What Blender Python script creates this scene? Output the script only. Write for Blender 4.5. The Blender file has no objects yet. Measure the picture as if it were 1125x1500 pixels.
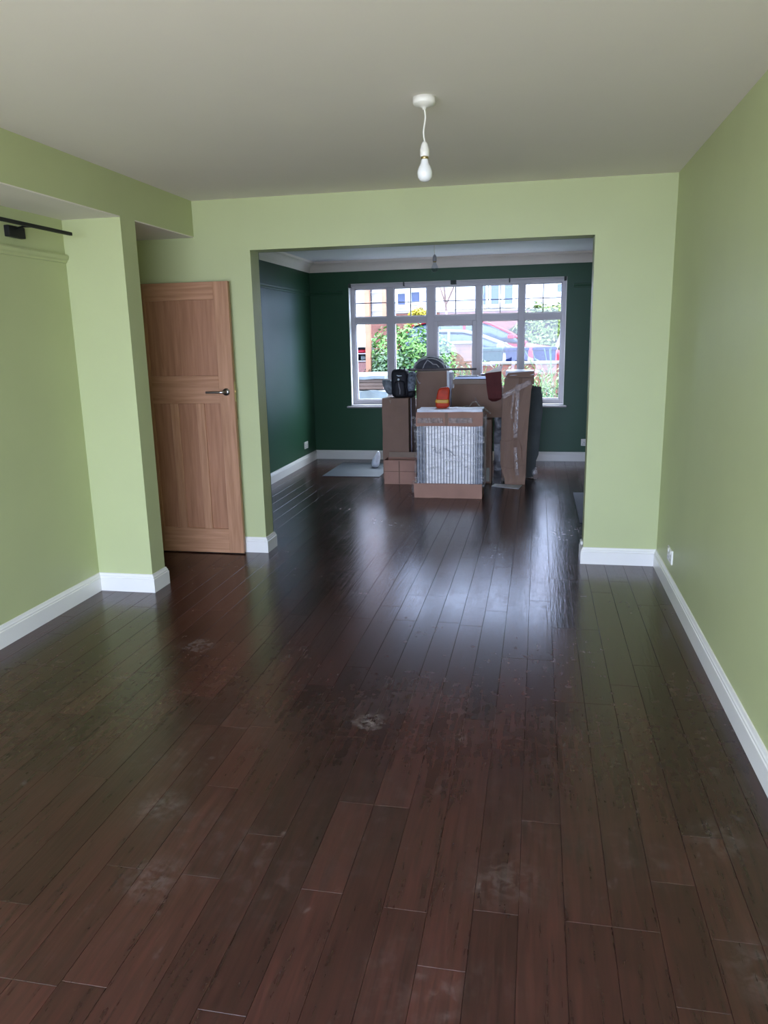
import bpy, bmesh, math, random
from mathutils import Vector, Matrix, noise
random.seed(7)
S = bpy.context.scene
C = S.collection
PI = math.pi

# ------------------------------------------------------------------ camera
cam_d = bpy.data.cameras.new('camera'); cam = bpy.data.objects.new('camera', cam_d); C.objects.link(cam)
cam_d.sensor_fit = 'AUTO'; cam_d.sensor_width = 36.0; cam_d.lens = 36.0 * 1122.56 / 1500.0
cam_d.clip_start = 0.05; cam_d.clip_end = 300
fw = Vector((-0.19261972, 0.95603676, -0.22111392)); rt = Vector((0.98100377, 0.19289708, -0.02055035)); up = Vector((-0.02300534, 0.22087199, 0.97503144))
M = Matrix((rt, up, -fw)).transposed().to_4x4(); M.translation = Vector((0, 0, 1.5502)); cam.matrix_world = M
S.camera = cam

# ------------------------------------------------------------------ light
w = bpy.data.worlds.new('overcast_sky'); S.world = w; w.use_nodes = True
nt = w.node_tree; bg = nt.nodes['Background']
geo = nt.nodes.new('ShaderNodeTexCoord'); sep = nt.nodes.new('ShaderNodeSeparateXYZ'); mr = nt.nodes.new('ShaderNodeMapRange')
cr = nt.nodes.new('ShaderNodeMix'); cr.data_type = 'RGBA'
nt.links.new(geo.outputs['Generated'], sep.inputs[0]); nt.links.new(sep.outputs['Z'], mr.inputs['Value'])
mr.inputs['From Min'].default_value = 0.0; mr.inputs['From Max'].default_value = 0.9
nt.links.new(mr.outputs[0], cr.inputs['Factor'])
cr.inputs['A'].default_value = (0.68, 0.89, 1.44, 1); cr.inputs['B'].default_value = (0.88, 0.94, 1.18, 1)
nt.links.new(cr.outputs['Result'], bg.inputs['Color']); bg.inputs['Strength'].default_value = 12.0

def portal(name, loc, sx, sz, rx):
    l = bpy.data.lights.new(name, 'AREA'); l.shape = 'RECTANGLE'; l.size = sx; l.size_y = sz; l.cycles.is_portal = True
    o = bpy.data.objects.new(name, l); C.objects.link(o); o.location = loc; o.rotation_euler = (rx, 0, 0); return o
portal('portal_front_window', (-1.02, 10.02, 1.46), 2.8, 1.6, -PI / 2)
portal('portal_garden_doors', (-0.95, -1.45, 1.12), 3.5, 2.3, PI / 2)
# soft daylight entering through the wide garden doors behind the photographer
al = bpy.data.lights.new('garden_daylight', 'AREA'); al.shape = 'RECTANGLE'; al.size = 3.3; al.size_y = 2.1; al.energy = 62; al.color = (1.0, 0.90, 0.79)
alo = bpy.data.objects.new('garden_daylight', al); C.objects.link(alo); alo.location = (-0.95, -1.42, 1.25); alo.rotation_euler = (PI / 2, 0, 0)

# added area lamp, outside and above the front window, boosting the sky's daylight
sl = bpy.data.lights.new('sky_boost_lamp', 'AREA'); sl.shape = 'RECTANGLE'; sl.size = 5.0; sl.size_y = 2.2; sl.energy = 900; sl.color = (0.78, 0.90, 1.0)
slo = bpy.data.objects.new('sky_boost_lamp', sl); C.objects.link(slo); slo.location = (-1.0, 12.2, 4.4)
slo.rotation_euler = (Vector((-1.0, 8.0, .6)) - Vector(slo.location)).to_track_quat('-Z', 'Y').to_euler()

S.view_settings.view_transform = 'Standard'; S.view_settings.look = 'None'; S.view_settings.gamma = 1.0
S.view_settings.use_curve_mapping = False; S.view_settings.exposure = 0.0

# ------------------------------------------------------------------ materials
def mat(name, col, rough=0.6, metal=0.0, spec=0.5, var=0.0, vscale=5.0, bump=0.0, bscale=60.0, stretch=(1, 1, 1), coat=0.0, rvar=0.0):
    m = bpy.data.materials.new(name); m.use_nodes = True; n = m.node_tree.nodes; L = m.node_tree.links
    p = n['Principled BSDF']; p.inputs['Base Color'].default_value = (*col, 1); p.inputs['Roughness'].default_value = rough
    p.inputs['Metallic'].default_value = metal; p.inputs['Specular IOR Level'].default_value = spec; p.inputs['Coat Weight'].default_value = coat
    tc = n.new('ShaderNodeTexCoord'); mp = n.new('ShaderNodeMapping'); mp.inputs['Scale'].default_value = stretch
    L.new(tc.outputs['Object'], mp.inputs[0])
    if var:
        t = n.new('ShaderNodeTexNoise'); t.inputs['Scale'].default_value = vscale; t.inputs['Detail'].default_value = 4; L.new(mp.outputs[0], t.inputs[0])
        r = n.new('ShaderNodeMapRange'); r.inputs['From Min'].default_value = .3; r.inputs['From Max'].default_value = .7
        r.inputs['To Min'].default_value = 1 - var; r.inputs['To Max'].default_value = 1 + var; L.new(t.outputs[0], r.inputs[0])
        v = n.new('ShaderNodeVectorMath'); v.operation = 'SCALE'; v.inputs[0].default_value = col; L.new(r.outputs[0], v.inputs['Scale'])
        L.new(v.outputs[0], p.inputs['Base Color'])
        if rvar:
            q = n.new('ShaderNodeMapRange'); q.inputs['From Min'].default_value = .3; q.inputs['From Max'].default_value = .7
            q.inputs['To Min'].default_value = rough - rvar; q.inputs['To Max'].default_value = rough + rvar
            L.new(t.outputs[0], q.inputs[0]); L.new(q.outputs[0], p.inputs['Roughness'])
    if bump:
        t2 = n.new('ShaderNodeTexNoise'); t2.inputs['Scale'].default_value = bscale; t2.inputs['Detail'].default_value = 3; L.new(mp.outputs[0], t2.inputs[0])
        b = n.new('ShaderNodeBump'); b.inputs['Strength'].default_value = bump; b.inputs['Distance'].default_value = 0.004
        L.new(t2.outputs[0], b.inputs['Height']); L.new(b.outputs[0], p.inputs['Normal'])
    return m
lime = mat('lime_green_wall_paint', (0.50, 0.545, 0.278), 0.45, var=0.02, vscale=3, bump=0.08, bscale=220, spec=.4)
darkgreen = mat('dark_green_wall_paint', (0.021, 0.082, 0.038), 0.42, var=0.05, vscale=3, bump=0.08, bscale=200, spec=.35)
ceilm = mat('matt_white_ceiling_paint', (0.83, 0.775, 0.70), 0.8, var=0.01, vscale=2)
white = mat('white_gloss_paint', (0.84, 0.83, 0.78), 0.25, var=0.01)
upvc = mat('white_plastic_frame', (0.50, 0.48, 0.50), 0.35, spec=.35, var=0.01)
hallm = mat('hall_paint', (0.5, 0.5, 0.46), 0.8)
plastic = mat('cream_white_plastic', (0.82, 0.80, 0.72), 0.3)
bulbm = mat('opal_bulb_glass', (0.85, 0.86, 0.84), 0.12, coat=.5)
brass = mat('aged_brass', (0.45, 0.34, 0.16), 0.3, metal=1)
steel = mat('satin_steel', (0.42, 0.40, 0.38), 0.28, metal=1)
black = mat('black_metal', (0.006, 0.006, 0.007), 0.5, spec=.3)
card = mat('brown_cardboard', (0.285, 0.175, 0.118), 0.7, var=0.10, vscale=4, bump=0.25, bscale=40)
card2 = mat('reddish_cardboard', (0.43, 0.235, 0.165), 0.7, var=0.10, vscale=5, bump=0.25, bscale=40)
card3 = mat('pale_cardboard', (0.33, 0.245, 0.18), 0.65, var=0.08, vscale=6, bump=0.2, bscale=40)
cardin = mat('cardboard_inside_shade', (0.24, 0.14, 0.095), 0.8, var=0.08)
tape = mat('clear_brown_tape', (0.27, 0.175, 0.125), 0.40, var=0.4, vscale=30, bump=.8, bscale=45, coat=0)
printm = mat('black_print', (0.02, 0.02, 0.02), 0.5)
foam = mat('grey_green_foam_sheet', (0.055, 0.065, 0.06), 0.75, var=0.2, vscale=8, bump=0.5, bscale=30)
maroon = mat('maroon_fabric', (0.12, 0.022, 0.020), 0.7, var=0.15, vscale=10, bump=.3, bscale=80)
marooncard = mat('brown_lid_card', (0.33, 0.20, 0.16), 0.5, var=0.1)
fabricblk = mat('black_nylon', (0.010, 0.010, 0.014), 0.65, var=0.3, vscale=20, bump=.4, bscale=60)
fabricgry = mat('grey_mesh_fabric', (0.20, 0.23, 0.25), 0.8, var=0.35, vscale=35, bump=.5, bscale=90)
camo = mat('mottled_grey_fabric', (0.17, 0.20, 0.24), 0.75, var=0.8, vscale=40)
orange = mat('orange_hi_vis_fabric', (0.62, 0.050, 0.012), 0.6, var=0.15, vscale=20, bump=.5, bscale=40)
yellow = mat('yellow_hi_vis_tape', (0.75, 0.42, 0.05), 0.5, var=.1)
cloth = mat('dark_grey_fabric', (0.085, 0.085, 0.10), 0.8, var=0.3, vscale=20, bump=.5, bscale=60)
cable = mat('pale_cable', (0.45, 0.44, 0.46), 0.5)
bagm = mat('white_polythene', (0.75, 0.80, 0.86), 0.3, var=.08, vscale=20, bump=1, bscale=25)
paper = mat('white_paper', (0.70, 0.70, 0.68), 0.5, var=.15, vscale=30)
under = mat('grey_underlay', (0.055, 0.065, 0.078), 0.40, spec=.35, var=.12, vscale=3, bump=.1, bscale=20)
matm = mat('dark_blue_sheet', (0.015, 0.021, 0.038), 0.6, spec=.25, var=.15, bump=.3, bscale=50)
radwhite = mat('white_radiator_enamel', (0.94, 0.92, 0.89), 0.25)
radgrey = mat('grey_packing_edge', (0.11, 0.13, 0.155), 0.4, var=.15, vscale=8)
darkplastic = mat('dark_lilac_plastic', (0.10, 0.085, 0.13), 0.3, var=.3, vscale=30)
barm = mat('dark_stained_bar', (0.05, 0.028, 0.024), 0.5)

def film_mat():
    m = bpy.data.materials.new('stretch_wrap_film'); m.use_nodes = True; n = m.node_tree.nodes; L = m.node_tree.links
    n.remove(n['Principled BSDF']); out = n['Material Output']
    tr = n.new('ShaderNodeBsdfTransparent'); gl = n.new('ShaderNodeBsdfGlossy'); gl.inputs['Roughness'].default_value = .3; gl.inputs['Color'].default_value = (1, 1, 1, 1)
    df = n.new('ShaderNodeBsdfDiffuse'); df.inputs['Color'].default_value = (.92, .90, .88, 1)
    m1 = n.new('ShaderNodeMixShader'); m2 = n.new('ShaderNodeMixShader'); fr = n.new('ShaderNodeFresnel'); fr.inputs[0].default_value = 1.45
    tc = n.new('ShaderNodeTexCoord'); mp = n.new('ShaderNodeMapping'); mp.inputs['Scale'].default_value = (3.5, 3.5, 9)
    t = n.new('ShaderNodeTexNoise'); t.inputs['Scale'].default_value = 2.2; t.inputs['Detail'].default_value = 5; t.inputs['Distortion'].default_value = 1.2
    b = n.new('ShaderNodeBump'); b.inputs['Strength'].default_value = 1; b.inputs['Distance'].default_value = .0035
    r = n.new('ShaderNodeMapRange'); r.inputs['From Min'].default_value = .45; r.inputs['From Max'].default_value = .7; r.inputs['To Min'].default_value = .03; r.inputs['To Max'].default_value = .32
    L.new(tc.outputs['Object'], mp.inputs[0]); L.new(mp.outputs[0], t.inputs[0]); L.new(t.outputs[0], b.inputs['Height']); L.new(b.outputs[0], gl.inputs['Normal']); L.new(b.outputs[0], fr.inputs['Normal'])
    L.new(t.outputs[0], r.inputs[0]); L.new(r.outputs[0], m1.inputs[0]); L.new(tr.outputs[0], m1.inputs[1]); L.new(df.outputs[0], m1.inputs[2])
    ge = n.new('ShaderNodeNewGeometry'); k_ = n.new('ShaderNodeMath'); k_.operation = 'SUBTRACT'; k_.inputs[0].default_value = 1; L.new(ge.outputs['Backfacing'], k_.inputs[1])
    k2 = n.new('ShaderNodeMath'); k2.operation = 'MULTIPLY'; L.new(k_.outputs[0], k2.inputs[0]); L.new(fr.outputs[0], k2.inputs[1]); L.new(k2.outputs[0], m2.inputs[0]); L.new(m1.outputs[0], m2.inputs[1]); L.new(gl.outputs[0], m2.inputs[2]); L.new(m2.outputs[0], out.inputs[0])
    return m
film = film_mat()
def glass_mat(name='clear_window_glass', tint=(0.97, 0.985, 0.98), ior=1.5):
    m = bpy.data.materials.new(name); m.use_nodes = True; n = m.node_tree.nodes; L = m.node_tree.links
    n.remove(n['Principled BSDF']); out = n['Material Output']
    tr = n.new('ShaderNodeBsdfTransparent'); tr.inputs[0].default_value = (*tint, 1); gl = n.new('ShaderNodeBsdfGlossy'); gl.inputs['Roughness'].default_value = .02
    mx = n.new('ShaderNodeMixShader'); fr = n.new('ShaderNodeFresnel'); fr.inputs[0].default_value = ior
    ge = n.new('ShaderNodeNewGeometry'); k_ = n.new('ShaderNodeMath'); k_.operation = 'SUBTRACT'; k_.inputs[0].default_value = 1; L.new(ge.outputs['Backfacing'], k_.inputs[1])
    k2 = n.new('ShaderNodeMath'); k2.operation = 'MULTIPLY'; L.new(k_.outputs[0], k2.inputs[0]); L.new(fr.outputs[0], k2.inputs[1]); L.new(k2.outputs[0], mx.inputs[0]); L.new(tr.outputs[0], mx.inputs[1]); L.new(gl.outputs[0], mx.inputs[2]); L.new(mx.outputs[0], out.inputs[0])
    return m
glass = glass_mat()

def oak_mat(name, vertical=True, base=(0.45, 0.238, 0.125)):
    m = bpy.data.materials.new(name); m.use_nodes = True; n = m.node_tree.nodes; L = m.node_tree.links; p = n['Principled BSDF']
    tc = n.new('ShaderNodeTexCoord'); mp = n.new('ShaderNodeMapping'); mp.inputs['Scale'].default_value = (14, 14, 0.9) if vertical else (0.9, 14, 14)
    oi = n.new('ShaderNodeObjectInfo'); ad = n.new('ShaderNodeVectorMath'); ad.operation = 'ADD'
    L.new(tc.outputs['Object'], mp.inputs[0]); L.new(mp.outputs[0], ad.inputs[0]); L.new(oi.outputs['Random'], ad.inputs[1])
    t = n.new('ShaderNodeTexNoise'); t.inputs['Scale'].default_value = 3.0; t.inputs['Detail'].default_value = 8; t.inputs['Distortion'].default_value = .6; L.new(ad.outputs[0], t.inputs[0])
    c = n.new('ShaderNodeValToRGB'); c.color_ramp.elements[0].position = .3; c.color_ramp.elements[0].color = (base[0] * .78, base[1] * .72, base[2] * .66, 1)
    c.color_ramp.elements[1].position = .72; c.color_ramp.elements[1].color = (base[0] * 1.13, base[1] * 1.15, base[2] * 1.2, 1)
    L.new(t.outputs[0], c.inputs[0]); L.new(c.outputs[0], p.inputs['Base Color']); p.inputs['Roughness'].default_value = .5
    b = n.new('ShaderNodeBump'); b.inputs['Strength'].default_value = .15; b.inputs['Distance'].default_value = .002; L.new(t.outputs[0], b.inputs['Height']); L.new(b.outputs[0], p.inputs['Normal'])
    return m
oakv = oak_mat('oak_veneer_upright'); oakh = oak_mat('oak_veneer_level', False); oakp = oak_mat('oak_panel_darker', True, (0.385, 0.19, 0.098))  # panels take a darker, redder oak than the stiles and muntins

DUST = [(-.655, 2.837, .085, .50), (-1.716, 3.50, .12, .28), (-1.24, 2.147, .12, .12), (-.267, 2.774, .035, .3), (.60, 2.27, .13, .10), (-.06, 1.97, .15, .08), (-1.09, 1.80, .12, .12), (.62, 1.75, .16, .10)]
def plank_mat():
    m = bpy.data.materials.new('dark_stained_plank'); m.use_nodes = True; n = m.node_tree.nodes; L = m.node_tree.links; p = n['Principled BSDF']
    tc = n.new('ShaderNodeTexCoord'); at = n.new('ShaderNodeAttribute'); at.attribute_name = 'tone'
    def noise_(scale, st, det=5, dist=0.0, off=None):
        mp = n.new('ShaderNodeMapping'); mp.inputs['Scale'].default_value = st
        L.new(off or tc.outputs['Object'], mp.inputs[0])
        t = n.new('ShaderNodeTexNoise'); t.inputs['Scale'].default_value = scale; t.inputs['Detail'].default_value = det; t.inputs['Distortion'].default_value = dist
        L.new(mp.outputs[0], t.inputs[0]); return t.outputs[0]
    def rng(v, a, b, c_, d):
        r = n.new('ShaderNodeMapRange'); L.new(v, r.inputs[0])
        for k, x in zip(('From Min', 'From Max', 'To Min', 'To Max'), (a, b, c_, d)): r.inputs[k].default_value = x
        return r.outputs[0]
    def mth(op, a, b=None):
        q = n.new('ShaderNodeMath'); q.operation = op
        for i, x in enumerate((a, b)):
            if x is None: continue
            if isinstance(x, (int, float)): q.inputs[i].default_value = x
            else: L.new(x, q.inputs[i])
        return q.outputs[0]
    sh = n.new('ShaderNodeVectorMath'); sh.operation = 'SCALE'; sh.inputs[0].default_value = (3.1, 9.7, 5.3); L.new(at.outputs['Fac'], sh.inputs['Scale'])
    ad = n.new('ShaderNodeVectorMath'); ad.operation = 'ADD'; L.new(tc.outputs['Object'], ad.inputs[0]); L.new(sh.outputs[0], ad.inputs[1])
    grain = noise_(4, (14, 1.0, 1), 7, .8, ad.outputs[0])
    c = n.new('ShaderNodeValToRGB'); e = c.color_ramp.elements
    e[0].position = .22; e[0].color = (0.021, 0.0085, 0.0070, 1); e[1].position = .85; e[1].color = (0.062, 0.0200, 0.0155, 1)
    L.new(grain, c.inputs[0])
    tone = rng(at.outputs['Fac'], 0, 1, .72, 1.35)
    v = n.new('ShaderNodeVectorMath'); v.operation = 'SCALE'; L.new(c.outputs[0], v.inputs[0]); L.new(tone, v.inputs['Scale'])
    # builder's dust: broad haze, fine speckle and tread prints
    broad = rng(noise_(1.3, (1, 1, 1), 5, .4), .48, .72, 0, 1); fine = rng(noise_(22, (1, 1, 1), 6, .2), .5, .72, 0, 1)
    scuff = rng(noise_(5, (1, .35, 1), 4, 2.5), .62, .74, 0, 1)
    wv = n.new('ShaderNodeTexWave'); wv.inputs['Scale'].default_value = 16; wv.inputs['Distortion'].default_value = 5; wv.inputs['Detail'].default_value = 2; wv.inputs['Detail Scale'].default_value = 1.5
    L.new(tc.outputs['Object'], wv.inputs[0])
    vo = n.new('ShaderNodeTexVoronoi'); vo.inputs['Scale'].default_value = 2.6; mpv = n.new('ShaderNodeMapping'); mpv.inputs['Scale'].default_value = (1, .6, 1); L.new(tc.outputs['Object'], mpv.inputs[0]); L.new(mpv.outputs[0], vo.inputs[0])
    spot = rng(vo.outputs['Distance'], .16, .26, 1, 0)
    sel = n.new('ShaderNodeSeparateColor'); L.new(vo.outputs['Color'], sel.inputs[0]); pick = mth('GREATER_THAN', sel.outputs[0], .48)
    tread = mth('MULTIPLY', mth('MULTIPLY', spot, pick), mth('MULTIPLY', rng(wv.outputs['Fac'], .5, .8, 0, 1), fine))
    sepc = n.new('ShaderNodeSeparateXYZ'); L.new(tc.outputs['Object'], sepc.inputs[0])
    near = rng(sepc.outputs[1], 2.2, 4.2, 1, .25)
    dust = mth('ADD', mth('MULTIPLY', broad, mth('ADD', mth('MULTIPLY', fine, .10), .012)), mth('ADD', mth('MULTIPLY', tread, .45), mth('MULTIPLY', mth('MULTIPLY', scuff, fine), .22)))
    dust = mth('MULTIPLY', dust, near)
    for (dx, dy, dr, da) in DUST:      # trodden plaster dust and scuffs that lie on the boards
        mpd = n.new('ShaderNodeMapping'); mpd.vector_type = 'POINT'; mpd.inputs['Location'].default_value = (-dx, -dy, 0); L.new(tc.outputs['Object'], mpd.inputs[0])
        ld = n.new('ShaderNodeVectorMath'); ld.operation = 'LENGTH'; L.new(mpd.outputs[0], ld.inputs[0])
        dust = mth('ADD', dust, mth('MULTIPLY', rng(ld.outputs['Value'], dr * .2, dr, da, 0), rng(noise_(26, (1, 1, 1), 5, 1.0), .42, .62, 0, 1)))
    mx = n.new('ShaderNodeMix'); mx.data_type = 'RGBA'; L.new(dust, mx.inputs['Factor']); L.new(v.outputs[0], mx.inputs['A']); mx.inputs['B'].default_value = (.42, .38, .36, 1)
    L.new(mx.outputs['Result'], p.inputs['Base Color'])
    ro = mth('ADD', mth('MULTIPLY', grain, .10), mth('ADD', mth('MULTIPLY', mth('ADD', broad, fine), .05), mth('ADD', mth('MULTIPLY', near, .11), .125)))
    L.new(ro, p.inputs['Roughness']); p.inputs['Specular IOR Level'].default_value = .5
    b = n.new('ShaderNodeBump'); b.inputs['Strength'].default_value = .35; b.inputs['Distance'].default_value = .0018
    gr = noise_(6, (12, .8, 1), 3, .5, ad.outputs[0]); L.new(gr, b.inputs['Height']); L.new(b.outputs[0], p.inputs['Normal'])
    return m
plankm = plank_mat()
gapm = mat('dark_floor_base', (0.012, 0.008, 0.007), 0.8)  # near-black base, seen in the plank joints and as the hall floor

# ------------------------------------------------------------------ mesh helpers
class MB:
    def __init__(s): s.v = []; s.f = []; s.sm = []
    def add(s, vs, fs, smooth=False):
        o = len(s.v); s.v += [tuple(x) for x in vs]; s.f += [tuple(i + o for i in f) for f in fs]; s.sm += [smooth] * len(fs); return s
    def box(s, x0, x1, y0, y1, z0, z1, c=0.0, rot=0, piv=None):
        """box, with a chamfer c on every edge"""
        if c <= 0:
            vs = [(x, y, z) for z in (z0, z1) for y in (y0, y1) for x in (x0, x1)]
            fs = [(0, 2, 3, 1), (4, 5, 7, 6), (0, 1, 5, 4), (2, 6, 7, 3), (0, 4, 6, 2), (1, 3, 7, 5)]
        else:
            bm = bmesh.new(); bmesh.ops.create_cube(bm, size=1)
            for q in bm.verts: q.co = Vector(((x0 + x1) / 2 + q.co.x * (x1 - x0), (y0 + y1) / 2 + q.co.y * (y1 - y0), (z0 + z1) / 2 + q.co.z * (z1 - z0)))
            bmesh.ops.bevel(bm, geom=list(bm.edges), offset=c, segments=1, affect='EDGES'); bm.verts.index_update()
            vs = [q.co[:] for q in bm.verts]; fs = [[q.index for q in f.verts] for f in bm.faces]; bm.free()
        if rot:
            px, py = piv or ((x0 + x1) / 2, (y0 + y1) / 2); ca, sa = math.cos(rot), math.sin(rot)
            vs = [(px + (x - px) * ca - (y - py) * sa, py + (x - px) * sa + (y - py) * ca, z) for x, y, z in vs]
        return s.add(vs, fs)
    def tube(s, pts, r, n=8, cap=True):
        pts = [Vector(p) for p in pts]; rr = r if isinstance(r, (list, tuple)) else [r] * len(pts); vs = []
        ref = None
        for i, p in enumerate(pts):
            d = (pts[min(i + 1, len(pts) - 1)] - pts[max(i - 1, 0)]).normalized()
            if ref is None: ref = Vector((0, 0, 1)) if abs(d.z) < .9 else Vector((1, 0, 0))
            a = d.cross(ref).normalized(); b = d.cross(a).normalized(); ref = -b if b.dot(ref) < 0 else b
            for k in range(n): vs.append(p + (a * math.cos(2 * PI * k / n) + b * math.sin(2 * PI * k / n)) * rr[i])
        fs = [(i * n + k, i * n + (k + 1) % n, (i + 1) * n + (k + 1) % n, (i + 1) * n + k) for i in range(len(pts) - 1) for k in range(n)]
        s.add(vs, fs, True)
        if cap: s.add(vs[:n], [tuple(range(n))]); s.add(vs[-n:], [tuple(range(n))[::-1]])
        return s
    def lathe(s, prof, cx, cy, n=24, z0=0):
        vs = [(cx + r * math.cos(2 * PI * k / n), cy + r * math.sin(2 * PI * k / n), z0 + z) for r, z in prof for k in range(n)]
        fs = [(i * n + k, i * n + (k + 1) % n, (i + 1) * n + (k + 1) % n, (i + 1) * n + k) for i in range(len(prof) - 1) for k in range(n)]
        return s.add(vs, fs, True)
    def prism(s, poly, axis, a, b):
        """closed polygon (2-D) extruded along axis 'x','y' or 'z' from a to b"""
        def P(u, v_, t): return {'x': (t, u, v_), 'y': (u, t, v_), 'z': (u, v_, t)}[axis]
        n = len(poly); vs = [P(u, v_, a) for u, v_ in poly] + [P(u, v_, b) for u, v_ in poly]
        fs = [tuple(range(n))[::-1], tuple(range(n, 2 * n))] + [(k, (k + 1) % n, n + (k + 1) % n, n + k) for k in range(n)]
        return s.add(vs, fs)
    def sweep(s, path, prof, side=1, closed_ends=True):
        """profile (offset, z) carried along a floor-plan path, mitred"""
        P = [Vector((x, y, 0)) for x, y in path]; n = len(prof); vs = []
        for i, p in enumerate(P):
            ds = []
            if i > 0: ds.append((P[i] - P[i - 1]).normalized())
            if i < len(P) - 1: ds.append((P[i + 1] - P[i]).normalized())
            ns = [Vector((-d.y, d.x, 0)) * side for d in ds]
            m = ns[0] if len(ns) == 1 else (ns[0] + ns[1]) / (1 + ns[0].dot(ns[1]))
            for o, z in prof: q = p + m * o; vs.append((q.x, q.y, z))
        fs = [(i * n + k, i * n + (k + 1) % n, (i + 1) * n + (k + 1) % n, (i + 1) * n + k) for i in range(len(P) - 1) for k in range(n)]
        fs += [tuple(range(n))[::-1], tuple(range((len(P) - 1) * n, len(P) * n))]
        return s.add(vs, fs)
    def build(s, name, m, parent=None, label=None, subdiv=0, smooth=None):
        me = bpy.data.meshes.new(name); me.from_pydata(s.v, [], s.f)
        me.polygons.foreach_set('use_smooth', s.sm if smooth is None else [smooth] * len(s.f))
        me.materials.append(m); bm = bmesh.new(); bm.from_mesh(me)
        bmesh.ops.recalc_face_normals(bm, faces=bm.faces); bm.to_mesh(me); bm.free(); me.update()
        o = bpy.data.objects.new(name, me); C.objects.link(o)
        if parent:
            o.parent = parent; o.matrix_parent_inverse = Matrix.Translation(parent.location).inverted()   # parent meshes sit at the origin
        if label: o['label'] = label
        if subdiv:
            q = o.modifiers.new('subdiv', 'SUBSURF'); q.levels = q.render_levels = subdiv
        return o
def thing(name, label, cat, loc=(0, 0, 0), group=None):
    o = bpy.data.objects.new(name, None); C.objects.link(o); o.location = loc; o.empty_display_size = .1
    o['label'] = label; o['category'] = cat
    if group: o['group'] = group
    return o
def tag(o, label, cat, group=None, kind=None):
    o['label'] = label; o['category'] = cat
    if group: o['group'] = group
    if kind: o['kind'] = kind
    return o
def struct(o, label=None, cat=None):
    o['kind'] = 'structure'
    if label: o['label'] = label
    if cat: o['category'] = cat
    return o
def B(x0, x1, y0, y1, z0, z1, c=0.0): return MB().box(x0, x1, y0, y1, z0, z1, c)
def crumple(m, amp, sc=6, seed=0):
    m.v = [tuple(Vector(p) + noise.noise_vector(Vector(p) * sc + Vector((seed, seed, seed))) * amp) for p in m.v]; return m
def gridbox(x0, x1, y0, y1, z0, z1, n=6, top=True):
    """box with subdivided faces, welded"""
    bm = bmesh.new(); bmesh.ops.create_cube(bm, size=1); bmesh.ops.subdivide_edges(bm, edges=list(bm.edges), cuts=n, use_grid_fill=True)
    m = MB(); bm.verts.index_update()
    m.add([((x0 + x1) / 2 + v.co.x * (x1 - x0), (y0 + y1) / 2 + v.co.y * (y1 - y0), (z0 + z1) / 2 + v.co.z * (z1 - z0)) for v in bm.verts], [[v.index for v in f.verts] for f in bm.faces])
    bm.free(); return m

# ------------------------------------------------------------------ room dimensions (metres, camera at x=0,y=0)
H = 2.5; R = 0.818; D1 = 5.271; T = 0.174; L1 = -2.373; OR = 0.336; OL = -1.966; OH = 2.161
C1 = 4.285; C2 = 4.455; A = -2.745; BH = 2.26; FL = -2.8745; D2 = 9.778; YB = -1.3; XL = -2.95
GL, GR = -2.7, 0.75     # garden door opening behind the camera

struct(B(R, R + .2, YB, D1, 0, H).build('wall_right', lime), 'lime green wall running along the right side', 'wall')
struct(B(R, R + .2, D1, D2 + .3, 0, H + .02).build('wall_far_right', darkgreen), 'dark green right wall of the far room', 'wall')
m = MB().box(XL - .1, OL, D1, D1 + T - .01, 0, H).box(OL, OR, D1, D1 + T - .01, OH, H).box(OR, R, D1, D1 + T - .01, 0, H)
struct(m.build('wall_partition', lime), 'lime green wall with wide square opening to the far room', 'wall')
m = MB().box(FL, OL, D1 + T - .01, D1 + T, 0, H).box(OL, OR, D1 + T - .01, D1 + T, OH, H).box(OR, R, D1 + T - .01, D1 + T, 0, H)
struct(m.build('wall_partition_far_side', darkgreen), 'dark green far side of the dividing wall', 'wall')
struct(B(A - .205, A, YB, C1, 0, BH).build('wall_left', lime), 'lime green alcove wall at far left with a picture rail', 'wall')
struct(B(XL - .1, L1, C1, C2, 0, BH + .006).build('wall_left_pier', lime), 'lime green pier left of the oak door', 'wall')
struct(B(XL - .1, L1, YB, D1, BH + .006, H).build('wall_left_beam', lime), 'lime green boxed beam under the left of the ceiling', 'beam')
m = MB().box(XL - .1, L1 - .001, YB, C1, BH, BH + .006).box(XL - .1, L1 - .001, C2, D1, BH, BH + .006)
struct(m.build('ceiling_alcove', ceilm), 'white underside of the boxed beam', 'ceiling')
m = MB().box(XL - .1, XL, C2, C2 + .03, 0, BH).box(XL - .1, XL, C2 + .03, D1, 1.99, BH).box(XL - .1, XL, D1 - .03, D1, 0, 1.99)
struct(m.build('wall_hall_side', lime), 'lime green wall around the doorway to the hall', 'wall')
struct(MB().box(-4.2, -4.1, 4.0, 5.9, -.02, H).box(-4.1, XL - .1, 4.0, 4.1, 0, H).box(-4.1, XL - .1, 5.8, 5.9, 0, H).box(-4.2, XL - .1, 4.0, 5.9, H, H + .1).build('wall_hall', hallm), 'pale hall walls beyond the oak door', 'wall')
struct(B(-4.2, XL - .1, 4.0, 5.9, -.1, -.005).build('floor_hall', gapm), 'dark hall floor beyond the oak door', 'floor')
struct(B(XL - .1, R + .2, YB, D1 + .05, H, H + .15).build('ceiling', ceilm), 'white ceiling of the near room', 'ceiling')
struct(B(FL - .2, R + .2, D1 + .05, D2 + .3, H, H + .15).build('ceiling_far_room', mat('cool_white_far_ceiling', (.78, .78, .81), .8)), 'white ceiling of the far room', 'ceiling')  # bluer white than the near ceiling
struct(B(FL - .2, FL, D1 + T - .01, D2 + .3, 0, H).build('wall_far_left', darkgreen), 'dark green left wall of the far room', 'wall')
WX0, WX1, WZ0, WZ1 = -2.37, 0.32, 0.70, 2.225
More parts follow.
